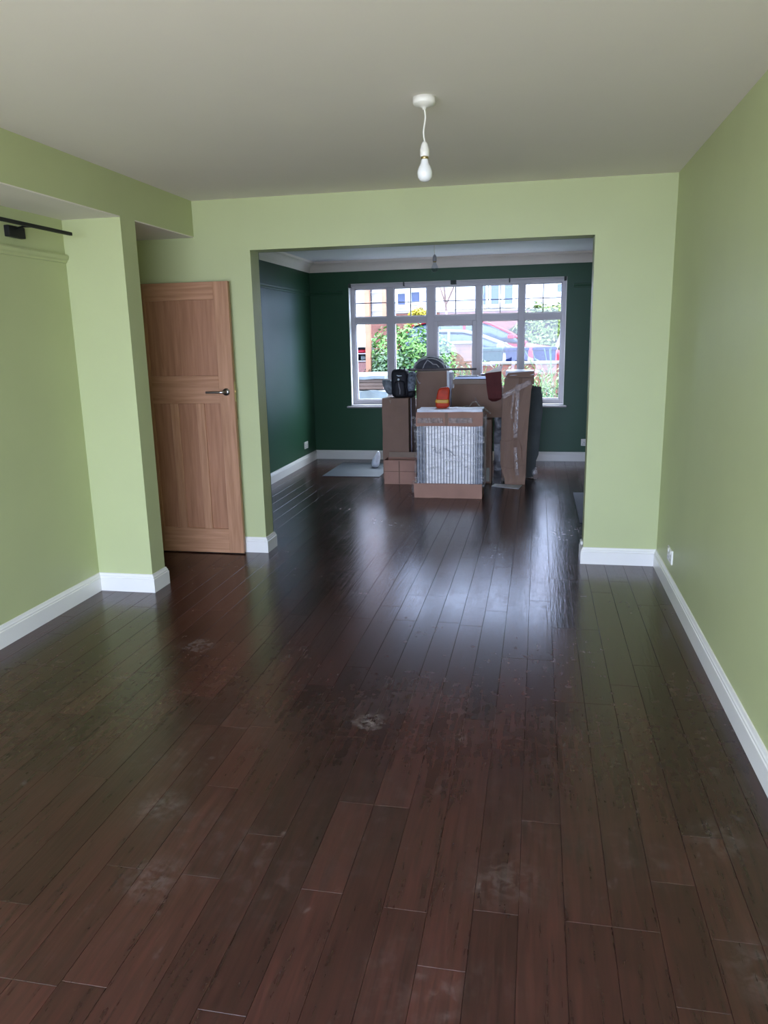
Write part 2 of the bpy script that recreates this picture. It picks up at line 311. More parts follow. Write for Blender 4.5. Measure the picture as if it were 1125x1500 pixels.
m = MB().box(FL, WX0, D2, D2 + .3, 0, H).box(WX1, R, D2, D2 + .3, 0, H).box(WX0, WX1, D2, D2 + .3, 0, WZ0).box(WX0, WX1, D2, D2 + .3, WZ1, H)
struct(m.build('wall_far', darkgreen), 'dark green end wall around the wide window', 'wall')
m = MB().box(XL - .1, GL, YB - .2, YB, 0, H).box(GR, R + .2, YB - .2, YB, 0, H).box(GL, GR, YB - .2, YB, 2.3, H)
struct(m.build('wall_back', lime), 'lime green wall behind the camera with garden doors', 'wall')
m = MB().box(GL, GL + .06, YB - .14, YB - .07, 0, 2.3).box(GR - .06, GR, YB - .14, YB - .07, 0, 2.3).box(GL, GR, YB - .14, YB - .07, 2.24, 2.3)
struct(m.build('window_2', upvc), 'white frame of the garden doors behind the camera', 'window')

# reveals lined white
m = MB().box(WX0, WX0 + .006, D2 + .001, D2 + .1, WZ0, WZ1 - .006).box(WX1 - .006, WX1, D2 + .001, D2 + .1, WZ0, WZ1 - .006).box(WX0, WX1, D2 + .001, D2 + .1, WZ1 - .006, WZ1)
struct(m.build('trim_1', white), 'white lining of the window reveal', 'trim')

# skirting boards
s = .018
sk = [(0, 0), (s, 0), (s, .086), (s - .004, .089), (s - .004, .098), (s - .008, .103), (s - .012, .115), (0, .117)]
sides = {'right': ([(R, YB), (R, D1), (OR, D1), (OR, D1 + T), (R, D1 + T)], 'white skirting along the right wall and right pier'),
         'far': ([(R, D1 + T), (R, D2), (FL, D2), (FL, D1 + T)], 'white skirting round the far room'),
         'partition': ([(FL, D1 + T), (OL, D1 + T), (OL, D1), (XL, D1)], 'white skirting round the left pier of the opening'),
         'left': ([(XL, C2), (L1, C2), (L1, C1), (A, C1), (A, YB)], 'white skirting along the alcove and left pier')}
for k, (pth, lab) in sides.items():
    struct(MB().sweep(pth, sk, 1).build('baseboard_' + k, white), lab, 'skirting board')

# cornice in the far room, picture rails
co = [(0, 2.375), (.012, 2.375), (.016, 2.395)] + [(.016 + .062 * (1 - math.cos(a)), 2.395 + .078 * math.sin(a)) for a in [PI / 2 * k / 6 for k in range(1, 7)]] + [(.095, 2.478), (.098, 2.5), (0, 2.5)]
struct(MB().sweep([(R, D1 + T), (R, D2), (FL, D2), (FL, D1 + T), (R, D1 + T)], co, 1).build('trim_2', ceilm), 'white plaster cornice round the far room ceiling', 'cornice')
pr = [(0, 2.095), (.010, 2.098), (.012, 2.110), (.020, 2.122), (.022, 2.136), (.012, 2.142), (0, 2.142)]
for i, pth in enumerate(([(R, D1 + T), (R, D2), (WX1 + .08, D2)], [(WX0 - .07, D2), (FL, D2), (FL, D1 + T)])):
    struct(MB().sweep(pth, pr, 1).build('trim_%d' % (3 + i), darkgreen), ('dark green picture rail right of the window', 'dark green picture rail on the far left wall')[i], 'picture rail')
pr2 = [(0, 2.018), (.007, 2.02), (.010, 2.03), (.020, 2.040), (.024, 2.055), (.020, 2.064), (0, 2.066)]
struct(MB().sweep([(A, C1), (A, YB)], pr2, 1).build('trim_5', lime), 'lime green picture rail along the alcove wall', 'picture rail')

# ------------------------------------------------------------------ floor: every plank
fl = B(XL - .1, R + .2, YB - .2, D2 + .3, -.1, -.004).build('floor', gapm); struct(fl, 'dark stained plank floor through both rooms', 'floor')
PW = .124; X0 = -.018 - PW * 24; rnd = random.Random(3)
planks = []
for k in range(32):
    xa = X0 + k * PW; xb = min(xa + PW, R + .0); xa = max(xa, XL)
    if xb - xa < .02: continue
    y = 1.835 - .435 * 8 + .435 * rnd.randrange(3) - (.2175 if k % 5 == 2 else 0) + (rnd.uniform(-.04, .04) if k % 3 == 0 else 0)
    while y < D2:
        ln_ = .435 * rnd.choice((2, 2, 3, 3, 1)); ya, yb = max(y, YB), min(y + ln_, D2); y += ln_
        if yb - ya < .05: continue
        planks.append((xa, xb, ya, yb, rnd.random()))
def vis(p):
    x, yy = (p[0] + p[1]) / 2, (p[2] + p[3]) / 2
    d = Vector((x, yy, 0)) - cam.location; z = d.dot(fw)
    if z < .3: return -1
    px = 562.5 + 1122 * d.dot(rt) / z; py = 750 - 1122 * d.dot(up) / z
    return 1 / z if (-80 < px < 1205 and 600 < py < 1620) else -1
planks.sort(key=vis, reverse=True)
def plank_mesh(lst):
    m = MB(); tones = []
    for xa, xb, ya, yb, t in lst:
        g = .0004; c = .0009; z = .0; x0, x1, y0, y1 = xa + g, xb - g, ya + g, yb - g
        vs = [(x0, y0, -.004), (x1, y0, -.004), (x1, y1, -.004), (x0, y1, -.004), (x0, y0, -c), (x1, y0, -c), (x1, y1, -c), (x0, y1, -c), (x0 + c, y0 + c, z), (x1 - c, y0 + c, z), (x1 - c, y1 - c, z), (x0 + c, y1 - c, z)]
        fs = [(8, 9, 10, 11)] + [(a + i, a + (i + 1) % 4, a + 4 + (i + 1) % 4, a + 4 + i) for a in (0, 4) for i in range(4)]
        m.add(vs, fs); tones += [t] * 12
    return m, tones
def plank_obj(lst, name):
    m, tones = plank_mesh(lst); o = m.build(name, plankm, fl); a = o.data.attributes.new('tone', 'FLOAT', 'POINT'); a.data.foreach_set('value', tones); return o
for p in planks[:300]: plank_obj([p], 'plank')
if planks[300:]: plank_obj(planks[300:], 'plank_remainder')['kind'] = 'stuff'

# ------------------------------------------------------------------ window_1
Y0 = D2 + .10; YF = Y0 + .07
win = thing('window_1', 'wide white ten-light window with leaded crosses in its top lights', 'window', (-1.02, Y0, WZ0)); win['kind'] = 'structure'
xs = [(-2.315, -1.899), (-1.806, -1.388), (-1.284, -.773), (-.699, -.250), (-.177, .268)]
ZT0, ZT1, ZB0, ZB1 = 1.815, 2.165, .768, 1.737
m = MB().box(WX0, WX0 + .055, Y0, YF, WZ0, WZ1 - .006, .004).box(WX1 - .052, WX1, Y0, YF, WZ0, WZ1 - .006, .004).box(WX0 + .05, WX1 - .05, Y0, YF, ZT1, WZ1 - .006, .004).box(WX0 + .05, WX1 - .05, Y0, YF, WZ0, ZB0, .004)
m.build('outer_frame', upvc, win)
for i in range(4): B(xs[i][1], xs[i + 1][0], Y0 + .001, YF, ZB0 - .004, ZT1 + .004, .004).build('mullion', upvc, win)
for a, b in xs: B(a - .004, b + .004, Y0 + .002, YF, ZB1, ZT0, .004).build('transom', upvc, win)
beadm = mat('grey_glazing_gasket', (.16, .16, .19), .6)
def bead(a, b, z0, z1, w_=.010):
    m = MB()
    m.box(a, a + w_, Y0 + .02, YF, z0, z1).box(b - w_, b, Y0 + .02, YF, z0, z1).box(a, b, Y0 + .02, YF, z0, z0 + w_).box(a, b, Y0 + .02, YF, z1 - w_, z1); return m
cols = []
for i, (a, b) in enumerate(xs):
    pn = B(a, b, Y0 + .045, Y0 + .049, ZT0, ZT1).build('pane', glass, win)
    bead(a, b, ZT0, ZT1).build('gasket', upvc, win)
    xm, zm = (a + b) / 2, (ZT0 + ZT1) / 2
    MB().box(xm - .006, xm + .006, Y0 + .038, Y0 + .056, ZT0, ZT1).box(a, b, Y0 + .038, Y0 + .056, zm - .005, zm + .005).build('glazing_bar', beadm, win)
    a2, b2, z2 = (a, b, ZB1) if i != 2 else (-1.251, -.812, 1.692)
    z1_ = ZB0
    if i == 2:
        m = MB().box(a - .012, a2, Y0 - .012, YF, ZB0 - .012, ZB1 + .010, .005).box(b2, b + .012, Y0 - .012, YF, ZB0 - .012, ZB1 + .010, .005).box(a2, b2, Y0 - .012, YF, z2, ZB1 + .010, .004).box(a2, b2, Y0 - .012, YF, ZB0 - .012, ZB0 + .035, .004)
        m.build('opening_sash', upvc, win); z1_ = ZB0 + .035
    B(a2, b2, Y0 + .045, Y0 + .049, z1_, z2).build('pane', glass, win)
    bead(a2, b2, z1_, z2).build('gasket', upvc, win)
m = MB().box(WX0 - .055, WX1 + .04, D2 - .045, D2 + .0, WZ0 - .026, WZ0 - .002, .006).box(WX0, WX1, D2 - .004, Y0, WZ0 - .001, WZ0 + .012, .003)
m.build('window_board', upvc, win)
# blind track with dark brackets
tr = thing('curtain_track', 'slim white blind rail across the head of the wide window', 'curtain rail', (-1.02, D2 + .02, 2.2))
B(WX0 + .012, WX1 - .012, D2 + .012, D2 + .045, 2.185, 2.216, .004).build('rail', upvc, tr)
for x, w_ in ((-2.352, .03), (-1.66, .016), (-1.04, .07), (-.36, .016), (.300, .03)):
    B(x - w_ / 2, x + w_ / 2, D2 - .012, D2 + .05, 2.178, 2.226, .002).build('bracket', foam, tr, 'dark bracket')

# ------------------------------------------------------------------ oak door, open against the partition
dr = thing('door_1', 'open oak door with one top panel and three tall lower panels', 'door', (-2.877, 5.21, 0)); dr['kind'] = 'structure'
YD = 5.192; DX0, DX1 = -2.880, -2.115; DZ0, DZ1 = .008, 1.958; TH = .036
PX = [(-2.775, -2.222)]
B(DX0, -2.745, YD, YD + TH, DZ0, DZ1, .0015).build('stile', oakv, dr); B(-2.226, DX1, YD, YD + TH, DZ0, DZ1, .0015).build('stile', oakv, dr)
B(-2.745, -2.226, YD, YD + TH, 1.838, DZ1, .0015).build('top_rail', oakh, dr)
B(-2.745, -2.226, YD, YD + TH, 1.118, 1.316, .0015).build('lock_rail', oakh, dr)
B(-2.745, -2.226, YD, YD + TH, DZ0, .193, .0015).build('bottom_rail', oakh, dr)
for a, b in ((-2.612, -2.550), (-2.412, -2.350)): B(a, b, YD, YD + TH, .193, 1.118, .0015).build('muntin', oakv, dr)
for a, b, z0, z1 in ((-2.745, -2.226, 1.316, 1.838), (-2.745, -2.612, .193, 1.118), (-2.550, -2.412, .193, 1.118), (-2.350, -2.226, .193, 1.118)):
    B(a, b, YD + .013, YD + TH - .013, z0, z1).build('panel', oakp, dr)
hx, hz = -2.172, 1.200
hd = MB().lathe([(0, 0), (.022, 0), (.026, -.003), (.026, -.008), (0, -.008)], 0, 0, 20)
hd.v = [(hx + x, YD + z, hz + y) for x, y, z in hd.v]; hnd = hd.build('door_handle', steel, dr, 'steel lever handle on round rose')
MB().tube([(hx, YD, hz), (hx, YD - .035, hz), (hx - .01, YD - .048, hz), (hx - .03, YD - .05, hz), (hx - .135, YD - .05, hz)], [.009, .009, .0095, .009, .008], 10).build('lever', steel, hnd)
B(DX1 - .001, DX1 + .002, YD + .007, YD + .029, 1.13, 1.27).build('latch_plate', brass, dr, 'brass latch plate')
B(DX1, DX1 + .010, YD + .012, YD + .024, 1.195, 1.212, .002).build('latch_bolt', brass, dr)
for z in (.25, 1.0, 1.75): MB().tube([(DX0 - .004, YD + .0, z), (DX0 - .004, YD + .0, z + .09)], .006, 8).build('hinge', steel, dr)
m = MB().box(XL - .1, XL + .012, C2 + .03, C2 + .055, 0, 2.0).box(XL - .1, XL + .012, D1 - .055, D1 - .03, 0, 2.0).box(XL - .1, XL + .012, C2 + .03, D1 - .03, 1.975, 2.0)
struct(m.build('trim_6', white), 'white lining of the doorway to the hall', 'door frame')

# ------------------------------------------------------------------ ceiling pendants
def pendant(x, y, zr, drop, lab, bulb, metal, grp=None):
    t = thing('pendant_light', lab, 'ceiling light', (x, y, zr), grp)
    MB().lathe([(0, 0), (.047, 0), (.047, -.020), (.044, -.026), (.020, -.034), (.009, -.038), (.007, -.046), (0, -.046)], x, y, 28, zr).build('ceiling_rose', plastic, t)
    n = 8; MB().tube([(x + .004 * math.sin(k * .8), y, zr - .04 - (drop - .04) * k / n) for k in range(n + 1)], .0035, 8).build('cord', plastic, t)
    z = zr - drop
    h_ = MB().lathe([(0, 0), (.007, 0), (.013, -.010), (.0175, -.024), (.0175, -.028), (.019, -.029), (.019, -.055), (.0165, -.058), (0, -.058)], x, y, 20, z).build('lamp_holder', metal, t)
    MB().lathe([(.0135, -.056), (.0155, -.058), (.0155, -.066), (.0135, -.068), (0, -.068)], x, y, 20, z).build('bulb_cap', brass, t)
    MB().lathe([(.013, -.066), (.015, -.075), (.018, -.085), (.026, -.100), (.031, -.115), (.0315, -.125), (.029, -.138), (.021, -.149), (.010, -.154), (0, -.155)], x, y, 24, z).build('bulb', bulb, t)
    return t
pendant(-.478, 3.38, H, .165, 'bare white bulb on a short cord from the near ceiling', bulbm, plastic)
greyholder = mat('grey_lamp_holder', (.35, .36, .38), .4)
clearb = glass_mat('clear_bulb_glass', (.80, .84, .88), 1.6)
pendant(-.955, 7.35, H, .21, 'small bare bulb hanging in the far room before the window', clearb, greyholder)

# ------------------------------------------------------------------ sockets, picture light
def socket(lab, x, y, z, nx, ny, w_=.146, h_=.086):
    t = thing('wall_socket', lab, 'socket', (x, y, z), None)
    tx, ty = -ny, nx
    def bx(u0, u1, z0, z1, d0, d1, c):
        m = MB().box(min(u0, u1), max(u0, u1), d0, d1, z0, z1, c)
        m.v = [(x + a * tx + b * nx, y + a * ty + b * ny, z + c_) for a, b, c_ in m.v]; return m
    bx(-w_ / 2, w_ / 2, -h_ / 2, h_ / 2, 0, .010, .002).build('face_plate', white, t)
    for u in (-.036, .036):
        bx(u - .012 + .0, u + .012, .016, .034, .009, .014, .001).build('switch', plastic, t)
        for du, dz in ((0, .002), (-.011, -.020), (.011, -.020)): bx(u + du - .003, u + du + .003, dz - .006, dz + .006, .0095, .0105, 0).build('pin_slot', black, t)
    return t
socket('white double socket low on the dark green left wall', FL, 9.32, .244, 1, 0)
socket('white double socket low on the lime right wall', R, 4.72, .233, -1, 0)
socket('white socket half hidden behind the right pier on the end wall', .62, D2, .237, 0, -1)
tag(MB().box(OR - .018, OR, D1 + .03, D1 + .10, .12, .15, .006).build('cable_clip', white), 'small white cable cover above the right pier skirting', 'cable cover')

pl_ = thing('picture_light', 'black metal rod lamp with square mount high on the alcove wall', 'wall light', (A, 3.82, 2.14))
B(A, A + .03, 3.757, 3.893, 2.109, 2.166, .003).build('wall_mount', black, pl_)
MB().tube([(A + .02, 3.83, 2.155), (A + .09, 3.80, 2.160), (-2.60, 3.79, 2.155)], .006, 8).build('arm', black, pl_)
B(-2.609, -2.591, 3.30, 4.138, 2.150, 2.168, .002).build('rod', black, pl_)

# ------------------------------------------------------------------ the pile of packaging in the far room
def tape_strip(pts, w_, parent, y, dz=.003, name='tape', m_=None):
    """strip of tape on a front face (x,z points) standing proud of plane y"""
    m = MB(); n = len(pts); vs = []
    for i, (x, z) in enumerate(pts):
        a = Vector(pts[max(i - 1, 0)]); b = Vector(pts[min(i + 1, n - 1)]); d = (b - a).normalized(); q = Vector((-d.y, d.x)) * w_ / 2
        j = noise.noise(Vector((x * 30, z * 30, 1))) * .004
        vs += [(x + q.x, y - dz - j, z + q.y), (x - q.x, y - dz + j * .6, z - q.y), (x - q.x, y, z - q.y), (x + q.x, y, z + q.y)]
    fs = [(i * 4 + k, i * 4 + (k + 1) % 4, (i + 1) * 4 + (k + 1) % 4, (i + 1) * 4 + k) for i in range(n - 1) for k in range(4)] + [(0, 1, 2, 3), (n * 4 - 1, n * 4 - 2, n * 4 - 3, n * 4 - 4)]
    return m.add(vs, fs).build(name, m_ or tape, parent)
def line(a, b, n=10, wob=0, seed=0):
    return [(a[0] + (b[0] - a[0]) * k / n + wob * noise.noise(Vector((k * .7, seed, 0))), a[1] + (b[1] - a[1]) * k / n + wob * noise.noise(Vector((k * .7, seed, 5)))) for k in range(n + 1)]

# 1 wrapped radiators
rp = thing('radiator_package', 'film-wrapped white radiator pack with cardboard cap and base', 'package', (-.84, 7.5, 0))
yf, yb = 7.38, 7.66
crumple(gridbox(-1.176, -.507, yf - .01, yb + .01, 0, .142, 5), .004, 9).build('cardboard_base', card2, rp)
B(-1.06, -.60, yf + .03, yb - .03, .14, .72).build('radiator_core', radgrey, rp)
nf = 16
for i in range(nf):
    x = -1.058 + (.468) * (i + .5) / nf
    MB().box(x - .0105, x + .0105, yf + .012, yf + .05, .142, .715, .003).build('fin', radwhite, rp)
for xa in (-1.146, -1.118, -1.090, -.600, -.574, -.548, -.524):
    B(xa, xa + .022, yf + .008, yb - .008, .142, .715, .004).build('edge_strip', radgrey, rp)
B(-1.074, -1.066, yf + .012, yb - .05, .142, .715).build('edge_strip', radwhite, rp); B(-.584, -.578, yf + .006, yb - .05, .142, .715).build('edge_strip', radwhite, rp)
cap = crumple(gridbox(-1.150, -.503, yf - .012, yb + .012, .710, .845, 6), .006, 8, 3).build('cardboard_cap', card2, rp)
B(-.866, -.838, yf - .020, yf - .012, .712, .838, .001).build('edge_tape', card, cap)
tape_strip(line((-1.135, .765), (-.885, .765), 14, .004), .05, cap, yf - .019)
tape_strip(line((-.83, .765), (-.60, .765), 14, .004, 3), .05, cap, yf - .019)
top = crumple(gridbox(-1.140, -.510, yf - .008, yb + .008, .843, .868, 8), .006, 9, 5).build('top_sheet', bagm, rp, 'film-covered top with window reflection painted pale')  # white sheet paints the window's reflection on the film-covered cardboard
def wrap(x0, x1, y0, y1, z0, z1, amp, seed=0, nx=26, nz=36):
    """film wound round a box: closed loop in plan, displaced"""
    loop = []
    for i in range(nx): loop.append((x0 + (x1 - x0) * i / nx, y0))
    for i in range(8): loop.append((x1, y0 + (y1 - y0) * i / 8))
    for i in range(nx): loop.append((x1 - (x1 - x0) * i / nx, y1))
    for i in range(8): loop.append((x0, y1 - (y1 - y0) * i / 8))
    n = len(loop); vs = []
    for k in range(nz + 1):
        z = z0 + (z1 - z0) * k / nz
        for (x, y) in loop:
            d = noise.noise(Vector((x * 7 + seed, y * 7, z * 30))) * amp + noise.noise(Vector((x * 25 + seed, y * 25, z * 60))) * amp * .5
            cx, cy = (x0 + x1) / 2, (y0 + y1) / 2; v_ = Vector((x - cx, y - cy, 0)).normalized(); vs.append((x + v_.x * d, y + (-1 if y < cy else 1) * abs(d), z + d * .4))
    fs = [(k * n + i, k * n + (i + 1) % n, (k + 1) * n + (i + 1) % n, (k + 1) * n + i) for k in range(nz) for i in range(n)]
    return MB().add(vs, fs, True)
wrap(-1.170, -.487, yf - .004, yb + .016, .115, .80, .0035).build('stretch_film', film, rp)
for sx, s0 in ((-.497, 1), (-1.158, 2)):
    m = MB(); vs = []
    for k in range(9):
        t_ = k / 8; z = .85 - .20 * t_; x = sx + (1 if sx > -.8 else -1) * (.012 + .030 * math.sin(PI * t_)); vs += [(x, yf - .01 + .01 * noise.noise(Vector((k * 3., s0, 0))), z), (x - .03 * (1 if sx > -.8 else -1), yf - .03, z + .01)]
    m.add(vs, [(2 * k, 2 * k + 1, 2 * k + 3, 2 * k + 2) for k in range(8)], True).build('loose_film', film, rp)
scr = MB()   # marker scribble on the film
def stroke(mb, pts, r=.0022): mb.tube([(x, yf - .012, z) for x, z in pts], r, 5)
stroke(scr, [(-1.0, .50), (-.96, .505), (-.98, .47)]); stroke(scr, [(-.965, .505), (-.955, .45), (-.90, .45)]); stroke(scr, [(-.91, .49), (-.93, .47), (-.91, .45), (-.89, .47), (-.91, .49)])
stroke(scr, [(-.88, .50), (-.88, .45)]); stroke(scr, [(-.87, .49), (-.84, .48), (-.80, .45), (-.77, .42)])
scr.build('marker_scribble', radgrey, rp)

# 2 left tall carton
def carton(name, lab, x0, x1, y0, y1, z0, z1, m_=card, cr_=.005, seed=0, rot=0, cat='box', n=6):
    t = thing(name, lab, cat, ((x0 + x1) / 2, (y0 + y1) / 2, z0)); t.rotation_euler = (0, 0, 0)
    b = crumple(gridbox(x0, x1, y0, y1, z0, z1, n), cr_, 5, seed)
    b.v = [(x, y, max(z, z0)) for x, y, z in b.v]
    if rot:
        cx, cy = (x0 + x1) / 2, (y0 + y1) / 2; ca, sa = math.cos(rot), math.sin(rot)
        b.v = [(cx + (x - cx) * ca - (y - cy) * sa, cy + (x - cx) * sa + (y - cy) * ca, z) for x, y, z in b.v]
    t.body = None if False else None if True else None
    return t, b
def make_carton(name, lab, *a, m_=card, **k):
    t = thing(name, lab, k.pop('cat', 'box'), ((a[0] + a[1]) / 2, (a[2] + a[3]) / 2, a[4]))
    seed = k.get('seed', 0); amp = k.get('amp', .005); n = k.get('n', 6); rot = k.get('rot', 0); lean = k.get('lean', 0)
    b = crumple(gridbox(*a, n), amp, 5, seed); b.v = [(x + lean * (z - a[4]), y, max(z, a[4])) for x, y, z in b.v]
    if rot:
        cx, cy = (a[0] + a[1]) / 2, (a[2] + a[3]) / 2; ca, sa = math.cos(rot), math.sin(rot)
        b.v = [(cx + (x - cx) * ca - (y - cy) * sa, cy + (x - cx) * sa + (y - cy) * ca, z) for x, y, z in b.v]
    b.build('carton_body', m_, t); return t
lb = make_carton('tall_carton', 'tall plain carton under the black backpack, leftmost of the pile', -1.672, -1.372, 8.37, 8.72, 0, .905, amp=.006, seed=4, rot=-.08)
MB().box(-1.366, -1.358, 8.40, 8.68, 0.02, .90).build('loose_side_flap', darkplastic, lb, 'lilac plastic edge strip')
m = MB(); m.prism([(-1.605, .885), (-1.575, .885), (-1.585, .845)], 'y', 8.35, 8.36); m.build('torn_tape', card3, lb)
crumple(gridbox(-1.66, -1.60, 8.36, 8.37, .0, .88, 5), .002, 5, 1)
# 3 small open carton
sc = thing('small_carton', 'small low open carton in front of the tall left carton', 'box', (-1.46, 8.2, 0))
x0, x1, y0, y1, hh = -1.612, -1.26, 8.06, 8.29, .262
MB().box(x0, x1, y0, y0 + .005, 0, hh, .001).build('side', card2, sc); MB().box(x0, x1, y1 - .005, y1, 0, hh, .001).build('side', card2, sc)
MB().box(x0, x0 + .005, y0 + .005, y1 - .005, 0, hh).build('side', card2, sc); MB().box(x1 - .005, x1, y0 + .005, y1 - .005, 0, hh).build('side', card2, sc)
MB().box(x0, x1, y0 + .005, y1 - .005, 0, .005).build('bottom', card2, sc); MB().prism([(y1 - .005, hh), (y1 + .0, hh), (y1 + .03, hh + .05), (y1 + .025, hh + .052)], 'x', x0 + .01, x1 - .01).build('flap', card3, sc)
tape_strip(line((x0 + .0, .14), (x1, .14), 8), .006, sc, y0, .001, 'crease', cardin)
B(-1.452, -1.440, y0 - .0015, y0, .005, .255).build('crease', cardin, sc)
# 4 centre tall carton
cb = make_carton('tall_carton', 'tall brown carton in the pile centre below the grey folded fabric', -1.352, -1.000, 8.70, 9.15, 0, 1.178, amp=.004, seed=9)
tape_strip([(-1.335, 1.165), (-1.352, 1.13), (-1.335, 1.08), (-1.31, 1.04), (-1.30, 1.05)], .010, cb, 8.695, .004, 'string', cable)
tape_strip(line((-1.34, 1.170), (-1.0, 1.178), 8, .002), .010, cb, 8.697, .004, 'tape', card3)
pk = thing('plastic_sleeve', 'pale translucent plastic sleeve beside the central tall carton', 'wrapping', (-.96, 8.6, 0))
crumple(gridbox(-.990, -.962, 8.62, 8.95, 0, 1.17, 6), .008, 12, 2).build('sleeve', bagm, pk); B(-.958, -.940, 8.62, 8.9, 0, 1.16, .002).build('dark_strip', darkplastic, pk, 'dark inner strip')
crumple(gridbox(-.938, -.924, 8.60, 8.64, .98, 1.17, 4), .006, 20, 2).build('torn_edge', cable, pk, 'pale torn edge')
# 5 folded fabric with hoops
df = thing('folded_laundry_hoop', 'round folded grey fabric with wire hoops on top of the central carton', 'folded basket', (-1.22, 8.93, 1.18))
m = MB(); vs = []; N = 28; K = 10
for k in range(K + 1):
    ph = PI / 2 * k / K
    for i in range(N):
        th = 2 * PI * i / N; r_ = 1 + .10 * noise.noise(Vector((math.cos(th) * 2, math.sin(th) * 2, ph * 3))); vs.append((-1.222 + .188 * math.cos(th) * math.cos(ph) * r_, 8.95 + .13 * math.sin(th) * math.cos(ph) * r_, 1.180 + .150 * math.sin(ph) * r_))
m.add(vs, [(k * N + i, k * N + (i + 1) % N, (k + 1) * N + (i + 1) % N, (k + 1) * N + i) for k in range(K) for i in range(N)], True).build('fabric', cloth, df)
for yy, rr, zz, dx in ((8.865, .180, .128, .0), (8.90, .192, .150, .004), (8.95, .198, .160, .010)):
    MB().tube([(-1.222 + dx + rr * math.cos(a), yy, 1.186 + zz * math.sin(a)) for a in [PI * k / 20 for k in range(21)]], .0055, 6).build('hoop', cable, df, 'pale wire hoop')
MB().tube([(-1.29, 8.815, 1.20), (-1.27, 8.815, 1.25), (-1.235, 8.82, 1.298), (-1.20, 8.82, 1.275), (-1.17, 8.815, 1.25), (-1.13, 8.815, 1.247), (-1.10, 8.81, 1.215)], .006, 6).build('cord', cable, df, 'pale cord')
tag(B(-1.556, -.669, 8.712, 8.745, 1.182, 1.206, .003).build('wooden_bar', barm), 'long thin dark bar lying across the central cartons', 'bar')
# 6 middle carton on supports
sp = make_carton('carton', 'carton hidden behind the wrapped radiator under the taped carton', -.92, -.60, 8.45, 8.80, 0, .684, seed=12, n=4)
mb_ = make_carton('taped_carton', 'brown carton with crinkled tape and pale lid left of maroon bag', -.915, -.372, 8.42, 8.80, .686, 1.000, amp=.004, seed=15)
crumple(gridbox(-.890, -.385, 8.415, 8.79, .998, 1.045, 4), .003, 6, 2).build('lid_flap', card, mb_)
crumple(gridbox(-.905, -.52, 8.425, 8.78, 1.046, 1.095, 4), .005, 6, 2).build('lid', card3, mb_, 'pale cardboard lid')
tape_strip([(-.80, .77), (-.79, .80), (-.75, .815), (-.72, .81), (-.69, .85), (-.65, .86), (-.62, .82), (-.60, .81), (-.57, .80), (-.53, .76), (-.49, .73)], .013, mb_, 8.412, .006, 'tape', mat('crinkled_tape', (.40, .34, .26), .35, var=.6, vscale=40))
tape_strip([(-.66, .90), (-.64, .86), (-.60, .83), (-.55, .82)], .012, mb_, 8.412, .006)
tt = thing('metal_tray', 'shallow bluish metal tray on the pale carton lid', 'tray', (-.72, 8.6, 1.1))
MB().box(-.885, -.54, 8.45, 8.75, 1.098, 1.112, .003).box(-.885, -.54, 8.45, 8.458, 1.108, 1.124, .001).build('tray', mat('blue_grey_metal', (.16, .19, .25), .35, metal=.6), tt)
MB().box(-.86, -.64, 8.50, 8.70, 1.112, 1.128, .003).build('contents', black, tt, 'dark contents')
tag(crumple(gridbox(-.60, -.555, 8.46, 8.51, 1.126, 1.150, 4), .008, 20).build('crumpled_plastic', darkplastic), 'small crumpled dark plastic beside the metal tray', 'plastic scrap')
# 7 narrow carton
nb = make_carton('narrow_carton', 'narrow upright carton with pale label right of wrapped radiator', -.590, -.466, 8.20, 8.40, 0, .684, m_=card, seed=22, amp=.004, n=5)
B(-.545, -.485, 8.190, 8.197, .02, .17, .001).build('label_patch', mat('pale_label', (.42, .42, .36), .6), nb, 'pale grey label')
tag(crumple(gridbox(-.455, -.375, 8.46, 8.72, 0, .682, 6), .010, 8, 4).build('dark_bag', mat('dark_polythene', (.02, .018, .02), .35, var=.4, vscale=20, bump=1, bscale=20)), 'dark glossy wrapped bundle between narrow carton and tall taped carton', 'bundle')
# 8 maroon bag
rb = thing('maroon_bag', 'maroon tapering bag slumped between two taped cartons', 'bag', (-.45, 8.3, .87))
m = MB(); rows = [(.862, -.480, -.435, .02), (.885, -.510, -.385, .05), (.90, -.515, -.375, .06), (1.0, -.530, -.372, .08), (1.10, -.540, -.380, .10), (1.165, -.548, -.378, .11)]
vs = []
for z, a, b, d in rows:
    zz = lambda u: z + (.02 * u if z > 1.1 else 0)
    vs += [(a, 8.40, zz(0)), (a, 8.40 - d * .9, zz(0)), ((a + b) / 2, 8.40 - d - .008, zz(.5)), (b, 8.40 - d * .9, zz(1)), (b, 8.40, zz(1))]
nR = len(rows); fs = [(i * 5 + k, i * 5 + (k + 1) % 5, (i + 1) * 5 + (k + 1) % 5, (i + 1) * 5 + k) for i in range(nR - 1) for k in range(5)] + [(0, 1, 2, 3, 4), tuple(range(5 * nR - 5, 5 * nR))[::-1]]
m.add(vs, fs).build('bag_body', maroon, rb)
m = MB(); m.add([(-.548, 8.30, 1.167), (-.378, 8.30, 1.186), (-.372, 8.52, 1.25), (-.385, 8.55, 1.235), (-.548, 8.31, 1.155), (-.378, 8.31, 1.174), (-.372, 8.53, 1.238), (-.385, 8.56, 1.223)], [(0, 1, 2, 3), (4, 7, 6, 5), (0, 4, 5, 1), (1, 5, 6, 2), (2, 6, 7, 3), (3, 7, 4, 0)]).build('open_flap', marooncard, rb, 'pale brown raised flap')
